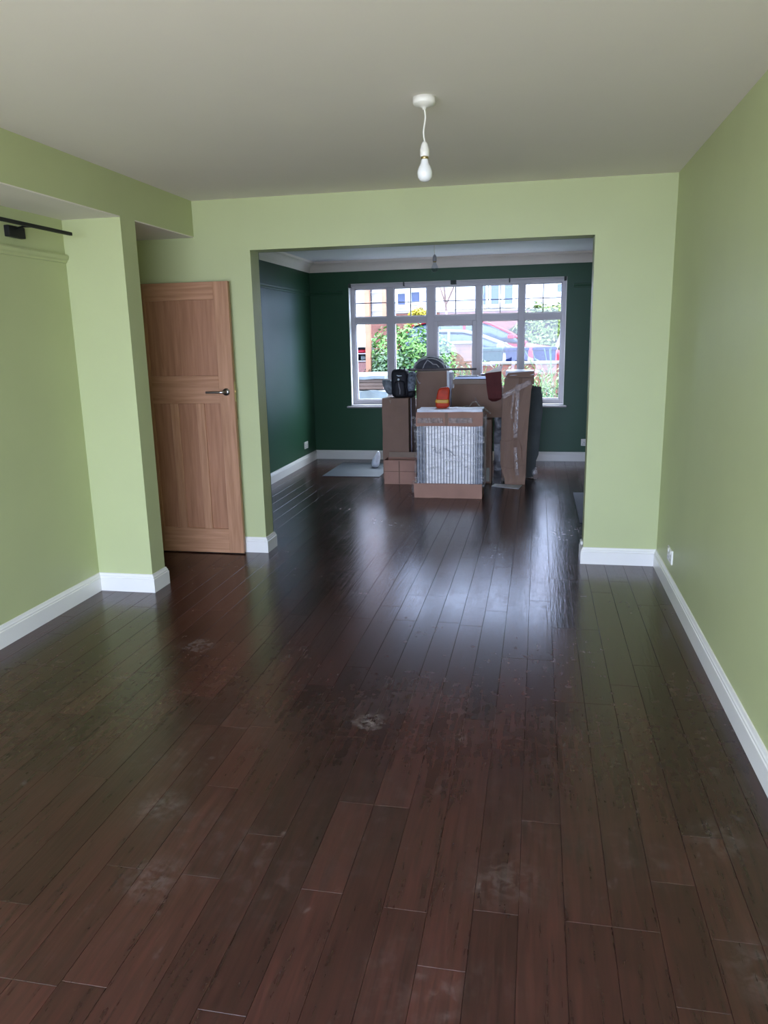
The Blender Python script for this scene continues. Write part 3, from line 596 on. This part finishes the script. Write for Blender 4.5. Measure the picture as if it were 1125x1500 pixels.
# 9 tall taped carton
tb = thing('tall_taped_carton', 'battered tall carton with shiny tape down its front, rightmost of the pile', 'box', (-.21, 8.3, 0))
prof = [(0.0, -.318, -.108), (.06, -.320, -.106), (.15, -.352, -.102), (.22, -.368, -.100), (.46, -.372, -.092), (.48, -.364, -.091), (.70, -.362, -.082), (.80, -.358, -.074), (1.00, -.350, -.062), (1.03, -.342, -.052), (1.12, -.334, -.044)]
m = MB(); vs = []; nn = 9
for z, a, b in prof:
    for k in range(nn):
        u = k / (nn - 1); vs.append((a + (b - a) * u, 8.15 + .012 * noise.noise(Vector((u * 4, z * 6, 2))) - (.010 if k in (4,) else 0), z))
    for k in range(nn):
        u = 1 - k / (nn - 1); vs.append((a + (b - a) * u, 8.50, z))
q = 2 * nn; m.add(vs, [(i * q + k, i * q + (k + 1) % q, (i + 1) * q + (k + 1) % q, (i + 1) * q + k) for i in range(len(prof) - 1) for k in range(q)] + [tuple(range(q))[::-1], tuple(range(len(prof) * q - q, len(prof) * q))]).build('carton_body', card, tb)
m = MB(); m.add([(-.334, 8.15, 1.122), (-.046, 8.15, 1.125), (-.034, 8.13, 1.190), (-.30, 8.13, 1.172), (-.334, 8.157, 1.122), (-.046, 8.157, 1.125), (-.034, 8.137, 1.190), (-.30, 8.137, 1.172)], [(0, 1, 2, 3), (4, 7, 6, 5), (0, 4, 5, 1), (1, 5, 6, 2), (2, 6, 7, 3), (3, 7, 4, 0)]).build('front_flap', card, tb)
m = crumple(gridbox(-.325, -.040, 8.14, 8.50, 1.150, 1.192, 5), .006, 9, 1).build('top_sheet', bagm, tb, 'carton top painted pale as if lit')  # pale sheet added for the lit look of the open carton top
crumple(gridbox(-.070, -.036, 8.17, 8.50, 1.05, 1.18, 4), .004, 9, 1).build('side_flap', cardin, tb)
tape_strip(line((-.350, .93), (-.065, 1.085), 12, .004, 1), .050, tb, 8.143, .004)
tape_strip(line((-.195, 1.06), (-.215, .50), 22, .012, 2), .038, tb, 8.141, .006)
tape_strip(line((-.215, .40), (-.190, .10), 12, .010, 4), .035, tb, 8.141, .006)
glint = mat('painted_tape_glint', (.50, .45, .42), .3, var=.5, vscale=40, bump=1, bscale=50)  # silvery slivers that paint glints onto the tape
for (xa, za, xb, zb, ww) in ((-.192, .90, -.205, .80, .012), (-.200, .78, -.196, .70, .010), (-.205, .66, -.200, .60, .009), (-.235, .66, -.232, .58, .007), (-.205, .34, -.195, .27, .011), (-.198, .24, -.190, .17, .009), (-.315, .955, -.23, 1.0, .008)):
    tape_strip(line((xa, za), (xb, zb), 6, .012, za * 9), ww, tb, 8.134, .003, 'tape_glint', glint)
tape_strip(line((-.24, 1.0), (-.262, .70), 8, .012, 6), .018, tb, 8.141, .004)
tape_strip([(-.370, .470), (-.30, .465), (-.255, .470), (-.235, .50), (-.232, .66)], .005, tb, 8.140, .003, 'crease', cardin)
tape_strip([(-.232, .47), (-.205, .49), (-.175, .475), (-.155, .40), (-.135, .24)], .006, tb, 8.140, .003, 'crease', cardin)
tape_strip([(-.36, .20), (-.27, .17), (-.20, .19), (-.11, .215)], .004, tb, 8.140, .003, 'crease', cardin)
# 10 ragged foam sheet
pts = [(-.10, .0), (-.02, .02), (.0, .10), (.005, .20), (.03, .27), (.035, .36), (.040, .46), (.048, .55), (.045, .60), (.056, .66), (.066, .77), (.060, .80), (.055, .90), (.040, .96), (.042, 1.0), (.028, 1.012), (.018, 1.0), (.008, 1.018), (-.005, 1.0), (-.015, 1.022), (-.028, 1.008), (-.045, 1.022), (-.10, 1.03)]
tag(crumple(MB().prism(pts, 'y', 8.525, 8.56), .003, 9).build('foam_sheet', foam), 'dark grey ragged-edged sheet standing behind the tall taped carton', 'foam sheet')
# 11 backpack on the left carton
bp = thing('backpack', 'black backpack with grey side pockets on the tall left carton', 'backpack', (-1.48, 8.5, .906))
def blob(x0, x1, y0, y1, z0, z1, n=5, p=3.2, taper=.0, lean=0., amp=.006, seed=0):
    g = gridbox(-1, 1, -1, 1, -1, 1, n); out = []
    for x, y, z in g.v:
        r_ = (abs(x) ** p + abs(y) ** p + abs(z) ** p) ** (1 / p); x, y, z = x / r_, y / r_, z / r_; f_ = 1 - taper * (z + 1) / 2
        out.append(((x0 + x1) / 2 + x * f_ * (x1 - x0) / 2 + lean * (z + 1), (y0 + y1) / 2 + y * f_ * (y1 - y0) / 2, (z0 + z1) / 2 + z * (z1 - z0) / 2))
    g.v = out; g.sm = [True] * len(g.f); return crumple(g, amp, 9, seed)
blob(-1.600, -1.385, 8.43, 8.66, .903, 1.215, 8, 5.0, .16, -.006).build('main_compartment', fabricblk, bp)
blob(-1.560, -1.420, 8.385, 8.47, .915, 1.09, 6, 4, .1).build('front_pocket', fabricblk, bp)
blob(-1.655, -1.560, 8.46, 8.60, .93, 1.105, 6, 3, -.35, -.025, .010).build('side_pocket', fabricgry, bp, 'grey mesh side pocket')
blob(-1.430, -1.335, 8.44, 8.60, .95, 1.185, 6, 3, .1, .01, .014, 4).build('side_pocket', camo, bp, 'mottled grey side pocket')
blob(-1.42, -1.33, 8.42, 8.62, .903, .985, 5, 3, 0, 0, .010, 4).build('base_roll', fabricblk, bp)
MB().tube([(-1.545, 8.47, 1.165), (-1.53, 8.455, 1.148), (-1.505, 8.45, 1.140), (-1.47, 8.45, 1.142)], [.006, .009, .008, .004], 8).build('reflective_trim', bagm, bp, 'pale curved trim')
MB().tube([(-1.50, 8.52, 1.19), (-1.50, 8.50, 1.235), (-1.45, 8.50, 1.235), (-1.45, 8.52, 1.19)], .009, 8).build('grab_handle', fabricblk, bp)
g_ = MB().lathe([(0, 0), (.012, 0), (.0125, -.002), (.006, -.003), (.0, -.003)], 0, 0, 16); g_.v = [(-1.497 + x, 8.392 + z - .004 + .012, 1.105 + y) for x, y, z in g_.v]
g_.v = [(x, y - .012, z) for x, y, z in g_.v]; g_.build('round_badge', bagm, bp, 'round white badge')
MB().box(-1.503, -1.489, 8.383, 8.388, 1.074, 1.079).build('round_badge_text', cable, bp)
MB().tube([(-1.495, 8.383, 1.065), (-1.49, 8.380, 1.03), (-1.480, 8.378, .99), (-1.482, 8.380, .945)], .003, 6).build('zip', cable, bp, 'grey zip')
# 12 orange bag
ob = thing('hi_vis_bag', 'orange hi-vis bundle with yellow band on the radiator pack', 'bag', (-.91, 7.6, .87))
blob(-.982, -.846, 7.55, 7.66, .866, 1.066, 8, 5.5, .18, .006, .010, 2).build('bundle', orange, ob)
bnd = blob(-.984, -.850, 7.545, 7.666, .915, .952, 7, 9, .04, .001, .004, 2); bnd.build('reflective_band', yellow, ob, 'yellow reflective band')
# 13 loose things on the floor
tag(blob(-2.0, -1.88, 9.05, 9.2, 0.0, .20, 6, 2.4, .6, .02, .018, 5).build('plastic_bag', bagm), 'white plastic bag on the floor left of the pile', 'bag')
m = MB().box(-2.43, -1.75, 8.46, 9.45, .001, .006, .002); tag(m.build('underlay_sheet', under), 'thin grey sheet lying on the floor left of the pile', 'sheet')
m = MB().prism([(-.452, 8.03), (-.425, 8.16), (-.135, 8.10), (-.165, 7.90), (-.30, 7.95)], 'z', .001, .004); tag(m.build('paper_sheet', paper), 'white paper on the floor before the tall taped carton', 'paper')
tag(B(.375, .79, 6.45, 7.75, .001, .006, .002).build('floor_mat', matm), 'dark mat on the floor behind the right pier', 'mat')
tag(blob(-.035, .02, 8.38, 8.48, .0, .13, 6, 2.2, .3, .01, .03, 8).build('crumpled_film', film), 'crumpled clear film on the floor right of the pile', 'plastic wrap')
tag(blob(-1.245, -1.19, 7.55, 7.64, .0, .13, 5, 2.2, .3, .0, .02, 11).build('film_scrap', film), 'scrap of clear film left of the wrapped radiator', 'plastic wrap')

# ------------------------------------------------------------------ outside the front window
lawnm = mat('rough_lawn', (.06, .085, .03), .9, var=.4, vscale=3)
soil = mat('paving_concrete', (.26, .25, .23), .85, var=.15, vscale=2)
asph = mat('asphalt', (.11, .11, .115), .85, var=.1, vscale=6)
render_w = mat('white_render', (.60, .60, .60), .8, var=.03, vscale=2)
brick1 = mat('red_brick', (.16, .055, .035), .85, var=.3, vscale=6)
brick2 = mat('buff_red_brick', (.15, .075, .042), .85, var=.35, vscale=7)
mortar = mat('mortar', (.15, .135, .11), .9)
stone = mat('concrete_coping', (.17, .15, .12), .85, var=.1)
timber = mat('orange_softwood', (.22, .10, .05), .7, var=.15, vscale=9)
board = mat('white_weatherboard', (.22, .19, .19), .6, var=.1, vscale=5)
winglass = mat('dark_house_glass', (.03, .045, .09), .08, spec=.8)
leafg = mat('fresh_green_leaf', (.07, .155, .028), .55, spec=.25, var=.5, vscale=25)
leafd = mat('dark_green_leaf', (.025, .075, .022), .55, spec=.25, var=.5, vscale=25)
leafp = mat('grey_green_leaf', (.07, .115, .06), .6, spec=.25, var=.4, vscale=25)
leafy = mat('yellow_blossom', (.30, .24, .006), .6, var=.2, vscale=20)
leaflime = mat('lime_hedge_leaf', (.11, .15, .035), .6, spec=.25, var=.4, vscale=15)
leafr = mat('bronze_tree_leaf', (.22, .09, .06), .6, var=.4, vscale=15)
barkm = mat('bark', (.12, .075, .06), .9, var=.3)
redp = mat('red_car_paint', (.20, .005, .012), .4, spec=.15)
silp = mat('silver_car_paint', (.12, .13, .145), .4, spec=.3)
carglass = mat('car_glass', (.02, .04, .052), .15, spec=.35)
rubber = mat('tyre_rubber', (.012, .012, .012), .8)
binb = mat('dark_blue_bin', (.003, .010, .045), .6, spec=.12)
bing = mat('green_bin', (.006, .032, .026), .6, spec=.15)
wrapw = mat('white_wrapping', (.14, .155, .155), .5, var=.25, vscale=4, bump=1, bscale=9)

tag(B(-9, 9, 11.0, 16.8, -.25, -.15).build('front_garden', lawnm), 'rough front garden outside the wide window', 'lawn')
tag(B(-3.2, 2.5, D2 + .3, 11.0, -.15, -.10).build('bounce_strip', mat('pale_bounce_ground', (.48, .48, .46), .8, var=.1)), 'added pale strip below the wide window outside, bouncing light in', 'reflector')  # unseen strip added to bounce daylight up to the far ceiling
tag(B(-25, 25, 16.8, 18.2, -.25, .27).build('pavement', soil), 'pale pavement beyond the low brick wall', 'pavement')
tag(B(-25, 25, 18.2, 28, -.25, .28).build('street', asph), 'grey street beyond the pavement', 'road')
tag(B(-25, 25, 28, 33.8, -.25, .29).build('raised_front_gardens', lawnm), 'raised lawns before the white house opposite', 'lawn')
tag(B(-9, 9, -14, YB - .2, -.25, -.05).build('patio', mat('warm_bounce_slabs', (.50, .45, .38), .8, var=.1)), 'unseen patio outside the garden doors, paved pale to bounce light', 'patio')  # unseen ground put in to bounce warm light indoors

def brick_run(name, lab, x0, x1, y0, y1, z0, z1, bm_, per=.225, course=.075, coping=True, joined=False, cat='wall'):
    t = thing(name, lab, cat, ((x0 + x1) / 2, (y0 + y1) / 2, z0))
    B(x0 + .008, x1 - .008, y0 + .008, y1 - .008, z0, z1).build('mortar_core', mortar, t)
    n = round((z1 - z0) / course); allb = MB(); rr = random.Random(5)
    for k in range(n):
        z = z0 + k * course; off = -(per / 2) * (k % 2); x = x0 + off
        while x < x1 - .01:
            a, b = max(x, x0), min(x + per - .010, x1)
            if b - a > .02:
                d = rr.uniform(0, .004)
                if joined: allb.box(a, b, y0 - d, y1 + d, z + .004, z + course - .006)
                else: B(a, b, y0 - d, y1 + d, z + .004, z + course - .006).build('brick', bm_, t)
            x += per
    if joined: allb.build('bricks', bm_, t)['kind'] = 'stuff'
    if coping: B(x0 - .035, x1 + .035, y0 - .035, y1 + .035, z1, z1 + .06, .012).build('coping', stone, t)
    return t
brick_run('brick_pillar', 'square brick gate pillar with stone cap outside the central casement', -1.80, -1.36, 16.3, 16.74, -.15, 1.395, brick2, cat='pillar')
brick_run('garden_wall', 'low red brick garden wall under the blue bins', -1.24, 2.2, 16.45, 16.66, -.15, .96, brick1, coping=True, joined=False)
# long brick wall opposite
brick_run('opposite_wall', 'long red brick wall with coping before the white house', -9, 5, 29.5, 29.75, .29, 2.44, brick1, joined=True)

# white house opposite
hs = thing('white_house', 'white rendered house opposite seen through the top lights', 'house', (-3, 34, .6))
B(-14, 12, 34, 40, .3, 8).build('rendered_wall', render_w, hs)
def hwin(x0, x1, z0, z1, proud=.05):
    f_ = MB().box(x0 - .12, x0, 33.9, 34.05, z0 - .12, z1 + .12).box(x1, x1 + .12, 33.9, 34.05, z0 - .12, z1 + .12).box(x0, x1, 33.9, 34.05, z1, z1 + .12).box(x0, x1, 33.85, 34.05, z0 - .14, z0).build('window_frame', white, hs)
    B(x0, x1, 33.96, 34.02, z0, z1).build('pane', winglass, f_)
for x0, x1 in ((-2.5, -2.23), (-2.02, -1.68), (-1.45, -1.11)): hwin(x0, x1, 2.85, 3.75)
hwin(.71, .88, 3.28, 3.60)
for x0, x1, z0, z1 in ((-6.03, -5.70, 2.94, 3.42), (-5.43, -5.07, 3.07, 3.46)): hwin(x0, x1, z0, z1)
B(-14, 12, 33.9, 34.02, 2.64, 2.70).build('string_course', stone, hs)
MB().tube([(-.34, 33.9, .6), (-.34, 33.9, 7)], .05, 8).build('drainpipe', white, hs)
B(-3.15, -2.85, 33.93, 34.03, .6, 4.2).build('front_door', mat('pale_blue_door', (.42, .50, .54), .4), hs)
MB().prism([(33.6, 8), (37, 10.4), (40.4, 8)], 'x', -14.3, 12.3).build('roof', mat('roof_tile', (.16, .09, .07), .8, var=.2), hs)

# foliage
def leaves(n, cx, cy, cz, rx, ry, rz, size, seed, shell=.55, flat=False):
    rr = random.Random(seed); m = MB(); vs = []; fs = []
    for i in range(n):
        while True:
            p = Vector((rr.uniform(-1, 1), rr.uniform(-1, 1), rr.uniform(-1, 1)))
            l_ = p.length
            if shell < l_ <= 1: break
        bump_ = 1 + .28 * noise.noise(p * 2.6 + Vector((seed, 0, 0)))
        c = Vector((cx + p.x * rx * bump_, cy + p.y * ry * bump_, cz + p.z * rz * bump_))
        nrm = (p + Vector((rr.uniform(-1, 1), rr.uniform(-1, 1), rr.uniform(-.3, 1.2)))).normalized(); a = nrm.orthogonal().normalized(); a.rotate(Matrix.Rotation(rr.uniform(0, 6.28), 3, nrm)); b = nrm.cross(a)
        s_ = size * rr.uniform(.6, 1.3); o = len(vs)
        vs += [c - a * s_, c + b * s_ * .45 + nrm * s_ * .12, c + a * s_, c - b * s_ * .45 + nrm * s_ * .12]; fs.append((o, o + 1, o + 2, o + 3))
    return m.add(vs, fs)
def bush(name, lab, blobs, stems, cat='bush', core=None):
    c0 = blobs[0]; t = thing(name, lab, cat, (c0[1], c0[2], -.15))
    for i, (n, x, y, z, rx, ry, rz, sz, mt) in enumerate(blobs): leaves(n, x, y, z, rx, ry, rz, sz, i + 1 + int(abs(x) * 10)).build('foliage', mt, t)
    m = MB()
    for (a, b) in stems: m.tube([a, ((a[0] + b[0]) / 2 + .05, (a[1] + b[1]) / 2, (a[2] + b[2]) / 2), b], [.03, .02, .01], 6)
    if stems: m.build('stems', barkm, t)
    return t
bush('garden_bush', 'large leafy green bush outside the second and third lights',
     [(5200, -2.32, 13.6, .85, .68, .6, .98, .045, leafg), (2800, -2.22, 13.5, .6, .66, .62, .85, .045, leafd), (2400, -2.50, 13.25, .72, .46, .4, .68, .045, leafp), (2000, -1.72, 13.9, .72, .33, .5, .88, .045, leafg)],
     [((-2.5 + .1 * k, 13.6, -.15), (-2.9 + .25 * k, 13.5, 1.1)) for k in range(4)])
bush('yellow_shrub', 'bright yellow flowering shrub above the large green bush', [(1500, -3.78, 25.0, 2.12, .36, .35, .34, .06, leafy), (700, -3.78, 25.0, 1.2, .4, .4, .8, .06, leaflime)], [((-3.78, 25, .28), (-3.78, 25, 1.7))])
bush('hedge', 'lime green hedge behind the red car in the rightmost lights', [(6000, .35, 27.0, 1.4, 1.35, .7, 1.15, .10, leaflime), (2500, 1.9, 27.1, 1.4, 1.0, .7, 1.1, .10, leafg)], [((.4, 27, .28), (.4, 27, 1.5))], 'hedge')
def blade_plant(x, y, hgt, n, seed, mt, lab):
    rr = random.Random(seed); t = thing('leafy_plant', lab, 'plant', (x, y, -.15)); m = MB(); vs = []; fs = []; st = MB()
    for k in range(n):
        a = rr.uniform(0, 6.28); hh_ = hgt * rr.uniform(.6, 1.0); sp_ = hgt * rr.uniform(.1, .4); base = Vector((x + rr.uniform(-.12, .12), y + rr.uniform(-.12, .12), -.15)); d = Vector((math.cos(a), math.sin(a), 0)); side = Vector((-d.y, d.x, 0))
        tip = base + d * sp_ + Vector((0, 0, hh_)); mid = base + d * sp_ * .35 + Vector((0, 0, hh_ * .6))
        st.tube([base, mid, tip], .005, 4, False)
        for j in range(9):
            f_ = .25 + .75 * j / 8; c = base.lerp(mid, f_ / .6) if f_ < .6 else mid.lerp(tip, (f_ - .6) / .4); aa = rr.uniform(0, 6.28); dd = Vector((math.cos(aa), math.sin(aa), rr.uniform(-.1, .8))).normalized(); sd = dd.cross(Vector((0, 0, 1))).normalized(); s_ = rr.uniform(.07, .14); o = len(vs)
            vs += [c, c + dd * s_ * .5 + sd * s_ * .18, c + dd * s_, c + dd * s_ * .5 - sd * s_ * .18]; fs.append((o, o + 1, o + 2, o + 3))
    m.add(vs, fs).build('leaves', mt, t); st.build('stems', mt, t); return t
PL = [(-.02, 13.4, 1.22, 26, leafg, 'leafy green plant nearest the left edge of the rightmost lower pane'), (.36, 12.8, 1.20, 30, leafp, 'grey green leafy plant in the middle of the rightmost lower pane'), (.22, 15.3, 1.48, 16, leafg, 'tall thin weed rising in front of the blue bins'),
      (.10, 11.9, .95, 26, leafp, 'low pale plant at the bottom of the rightmost lower pane'), (.50, 12.2, 1.05, 26, leafg, 'green plant at the right frame of the rightmost lower pane'),
      (-.98, 14.3, 1.22, 30, leafg, 'bright weed below the green bin, left of the fourth pane'), (-.62, 14.9, 1.12, 26, leafp, 'pale weed below the green bin, mid fourth pane'), (-1.52, 14.6, 1.18, 30, leafp, 'pale leafy weed at the foot of the brick pillar'), (.85, 13.6, 1.2, 26, leafg, 'green plant beyond the right edge of the window'), (-.28, 14.9, 1.08, 26, leafg, 'green weed before the left end of the low brick wall')]
for i, (x, y, hgt, n, mt, lab) in enumerate(PL): blade_plant(x, y, hgt, n, 30 + i, mt, lab)

# bare-branched tree
tr_ = thing('street_tree', 'thin bronze-leaved tree before the white house', 'tree', (-3.07, 27.5, .28))
tm = MB(); tips = []; rr = random.Random(11)
def grow(p, d, L_, r_, lv):
    q = p + d * L_; mid = p + d * L_ * .5 + Vector((rr.uniform(-1, 1), rr.uniform(-1, 1), 0)) * L_ * .06; tm.tube([p, mid, q], [r_, r_ * .85, r_ * .65], 6 if lv < 3 else 4, False); tips.append((q, lv))
    if lv >= 5: return
    for k in range(3 if lv < 4 else 2):
        nd = (d + Vector((rr.uniform(-1, 1), rr.uniform(-1, 1), rr.uniform(-.35, .5))) * .75).normalized(); grow(q, nd, L_ * rr.uniform(.62, .82), r_ * .6, lv + 1)
grow(Vector((-3.07, 27.5, .285)), Vector((-.05, 0, 1)), 2.35, .06, 0)
tm.build('branches', barkm, tr_)
m = MB(); vs = []; fs = []
for q, lv in tips:
    if lv < 4: continue
    for j in range(4):
        c = q + Vector((rr.uniform(-1, 1), rr.uniform(-1, 1), rr.uniform(-1, 1))) * .16; a = Vector((rr.uniform(-1, 1), rr.uniform(-1, 1), rr.uniform(-1, 1))).normalized() * .05; b = a.orthogonal().normalized() * .03; o = len(vs)
        vs += [c - a, c + b, c + a, c - b]; fs.append((o, o + 1, o + 2, o + 3))
m.add(vs, fs).build('foliage', leafr, tr_)

# cars, parked along the street, bonnet to the right
def car(name, lab, x, y, z, paint, Lh, hgt):
    t = thing(name, lab, 'car', (x, y, z))
    def loft(st, n=14, wid=.9):
        m = MB(); vs = []
        for (px, zb, zt, hw) in st:
            for k in range(n):
                u = k / (n - 1); a = -1 + 2 * u; e = 1 - abs(a) ** 5 * .22
                vs.append((x + px, y + a * hw, z + zb + (zt - zb) * e))
            vs += [(x + px, y + hw, z + zb), (x + px, y - hw, z + zb)]
        q = n + 2; m.add(vs, [(i * q + k, i * q + (k + 1) % q, (i + 1) * q + (k + 1) % q, (i + 1) * q + k) for i in range(len(st) - 1) for k in range(q)] + [tuple(range(q))[::-1], tuple(range((len(st) - 1) * q, len(st) * q))], True); return m
    h = hgt
    loft([(-Lh, .35, .62 * h, .72), (-Lh + .12, .22, .66 * h, .84), (-Lh + .6, .2, .68 * h, .88), (.2, .2, .66 * h, .9), (.75, .2, .645 * h, .9), (1.2, .2, .62 * h, .88), (Lh - .35, .2, .55 * h, .84), (Lh - .08, .25, .48 * h, .76), (Lh, .32, .40 * h, .66)]).build('body', paint, t)
    cab = [(-Lh + .15, .64 * h, .68 * h, .70), (-Lh + .55, .64 * h, .93 * h, .66), (-Lh + 1.0, .64 * h, .985 * h, .64), (-.5, .64 * h, h, .64), (.0, .64 * h, .985 * h, .64), (.35, .64 * h, .925 * h, .65), (.85, .64 * h, .79 * h, .68), (1.3, .62 * h, .63 * h, .74)]
    loft(cab).build('windows', carglass, t)
    # roof skin and pillars follow the cabin outline
    roof = [(a, b, c + .012, d + .006) for a, b, c, d in cab]
    m = MB(); vs = []; n = 9
    for (px, zb, zt, hw) in roof[1:6]:
        for k in range(n):
            a = -1 + 2 * k / (n - 1); vs.append((x + px, y + a * hw * .97, z + zb + (zt - zb) * (1 - abs(a) ** 5 * .12)))
    m.add(vs, [(i * n + k, i * n + k + 1, (i + 1) * n + k + 1, (i + 1) * n + k) for i in range(4) for k in range(n - 1)], True).build('roof', paint, t)
    for sd in (-1, 1):
        m = MB().tube([(x + px, y + sd * hw * .98, z + zt) for px, zb, zt, hw in [(c_[0], c_[1], c_[2] - .03, c_[3]) for c_ in cab]], .035, 6)
        m.build('roof_rail', paint, t)
        for px in (-.35,): MB().tube([(x + px, y + sd * .66, z + .66 * h), (x + px, y + sd * .64, z + .97 * h)], .04, 6).build('door_pillar', paint, t)
        MB().box(x + .82, x + 1.0, y + sd * 1.0 - .09, y + sd * 1.0 + .09, z + .68 * h, z + .68 * h + .12, .03).build('wing_mirror', paint, t)
        for px in (-Lh + .8, Lh - .85):
            wv = MB().lathe([(0, -.1), (.2, -.1), (.21, -.09), (.32, -.09), (.33, -.05), (.33, .09), (.3, .1), (0, .1)], 0, 0, 20); wv.v = [(x + px + a, y + sd * .80 + c, z + .33 + b) for a, b, c in wv.v]; wv.build('wheel', rubber, t)
    MB().box(x + Lh - .12, x + Lh - .02, y - .70, y - .45, z + .40 * h, z + .46 * h, .02).build('headlight', white, t)
    return t
car('parked_car', 'red car parked behind the silver one, seen in the two right lights', -1.62, 21.9, .28, redp, 2.3, 1.74)
car('parked_car', 'silver car parked in front of the red car', -1.78, 19.6, .28, silp, 1.75, 1.44)
def bin_(lab, x, y, paint, z0=.27):
    t = thing('wheelie_bin', lab, 'bin', (x, y, z0)); hw, hd_ = .24, .28
    m = MB(); vs = []
    for z, f_ in ((.06, .78), (.95, 1.0)): vs += [(x - hw * f_, y - hd_ * f_, z0 + z), (x + hw * f_, y - hd_ * f_, z0 + z), (x + hw * f_, y + hd_ * f_, z0 + z), (x - hw * f_, y + hd_ * f_, z0 + z)]
    m.add(vs, [(3, 2, 1, 0), (4, 5, 6, 7)] + [(k, (k + 1) % 4, 4 + (k + 1) % 4, 4 + k) for k in range(4)]).build('bin_body', paint, t)
    B(x - hw - .02, x + hw + .02, y - hd_ - .03, y + hd_ + .02, z0 + .95, z0 + 1.03, .02).build('lid', paint, t)
    MB().tube([(x - .25, y + hd_ + .04, z0 + .98), (x + .25, y + hd_ + .04, z0 + .98)], .016, 8).build('handle', paint, t)
    for sd in (-1, 1):
        wv = MB().lathe([(0, -.025), (.1, -.025), (.1, .025), (0, .025)], 0, 0, 14); wv.v = [(x + sd * .20 + c, y + hd_ - .05 + a, z0 + .10 + b) for a, b, c in wv.v]; wv.build('wheel', rubber, t)
    return t
bg_ = bin_('green wheelie bin with white sticker in the fourth lower pane', -1.0, 17.3, bing)
B(-1.12, -.88, 17.01, 17.035, .90, 1.0, .002).build('sticker', white, bg_, 'white sticker')
bin_('dark blue wheelie bin left of its twin in the rightmost pane', -.45, 17.3, binb); bin_('dark blue wheelie bin right of its twin in the rightmost pane', .13, 17.3, binb)
tag(MB().prism([(.18, .30), (.30, .29), (.95, 2.15), (.86, 2.2)], 'y', 24.5, 24.56).build('leaning_board', board), 'pale board leaning diagonally before the hedge', 'board')

# timber frame and cladding at far left
fr_ = thing('timber_porch_frame', 'orange timber posts carrying white boards beyond the leftmost pane', 'timber frame', (-3.2, 13.2, -.15))
for x in (-2.87, -2.565): B(x - .045, x + .045, 13.15, 13.24, -.15 if x < -2.8 else 1.87, 3.6, .004).build('post', timber, fr_)
for k in range(10):
    z = 1.87 + k * .15; m = MB().prism([(13.27, z), (13.30, z), (13.30, z + .14), (13.29, z + .14)], 'x', -4.2, -2.52); m.build('board', board, fr_)
tag(B(-9.5, -5.2, 24, 24.3, .28, 4.2).build('neighbour_wall', render_w), 'pale rendered wall behind the timber frame', 'wall')
sh_ = thing('shelving_rack', 'dark outdoor shelving rack with clutter beyond the leftmost pane', 'shelving', (-3.2, 13.8, -.15))
for x in (-3.62, -2.96): B(x - .03, x + .03, 13.6, 14.0, -.15, 1.47, .003).build('upright', barm, sh_)
for z in (.65, 1.15, 1.28, 1.41): B(-3.59, -2.99, 13.58, 14.0, z, z + .018, .003).build('shelf', board, sh_, 'pale shelf')
B(-3.6, -2.98, 13.97, 14.0, -.15, 1.4).build('back_panel', mat('dark_grey_board', (.05, .05, .06), .7), sh_)
B(-3.59, -2.99, 13.6, 13.63, .0, 1.14, .002).build('lower_panel', mat('reddish_panel', (.15, .06, .05), .7, var=.4, vscale=20, stretch=(6, 1, 1)), sh_, 'reddish slatted lower panel')
for i, (x, z, w_, h_, mt, nm) in enumerate(((-3.42, 1.169, .14, .09, black, 'black'), (-3.23, 1.169, .15, .08, matm, 'dark blue'), (-3.07, 1.169, .11, .09, foam, 'pale-streaked grey'), (-3.36, 1.299, .2, .08, cloth, 'dark grey'), (-3.10, 1.299, .18, .06, redp, 'red'))):
    tag(blob(x - w_ / 2, x + w_ / 2, 13.65, 13.88, z, z + h_, 4, 5, 0, 0, .002, i).build('storage_tub', mt), nm + ' tub on the outdoor shelving rack', 'tub')
pt = thing('wrapped_pallet', 'white sheeted pallet of boards outside the leftmost lower pane', 'pallet', (-2.75, 11.6, -.15))
crumple(gridbox(-3.35, -2.24, 11.38, 12.85, .955, 1.0, 6), .012, 4, 3).build('top_sheet', wrapw, pt)
for k in range(3): B(-3.3, -2.27, 11.42, 12.8, .80 + k * .052, .848 + k * .052, .004).build('board', mat('pale_timber_stack', (.12, .075, .055), .8, var=.15, vscale=6) if k == 0 else bpy.data.materials['pale_timber_stack'], pt)
crumple(gridbox(-3.4, -2.16, 11.15, 12.85, -.12, .79, 8), .035, 4, 7).build('plastic_sheet', wrapw, pt)

# families of look-alike things
for o in C.objects:
    g = {'wall_socket': 'white wall sockets', 'tall_carton': 'tall plain cartons in the pile', 'leafy_plant': 'plants in the front garden', 'wheelie_bin': 'wheelie bins behind the low wall',
         'parked_car': 'cars parked in the street', 'storage_tub': 'tubs on the outdoor rack', 'pendant_light': 'bare pendant bulbs'}.get(o.name.split('.')[0])
    if g and 'category' in o: o['group'] = g
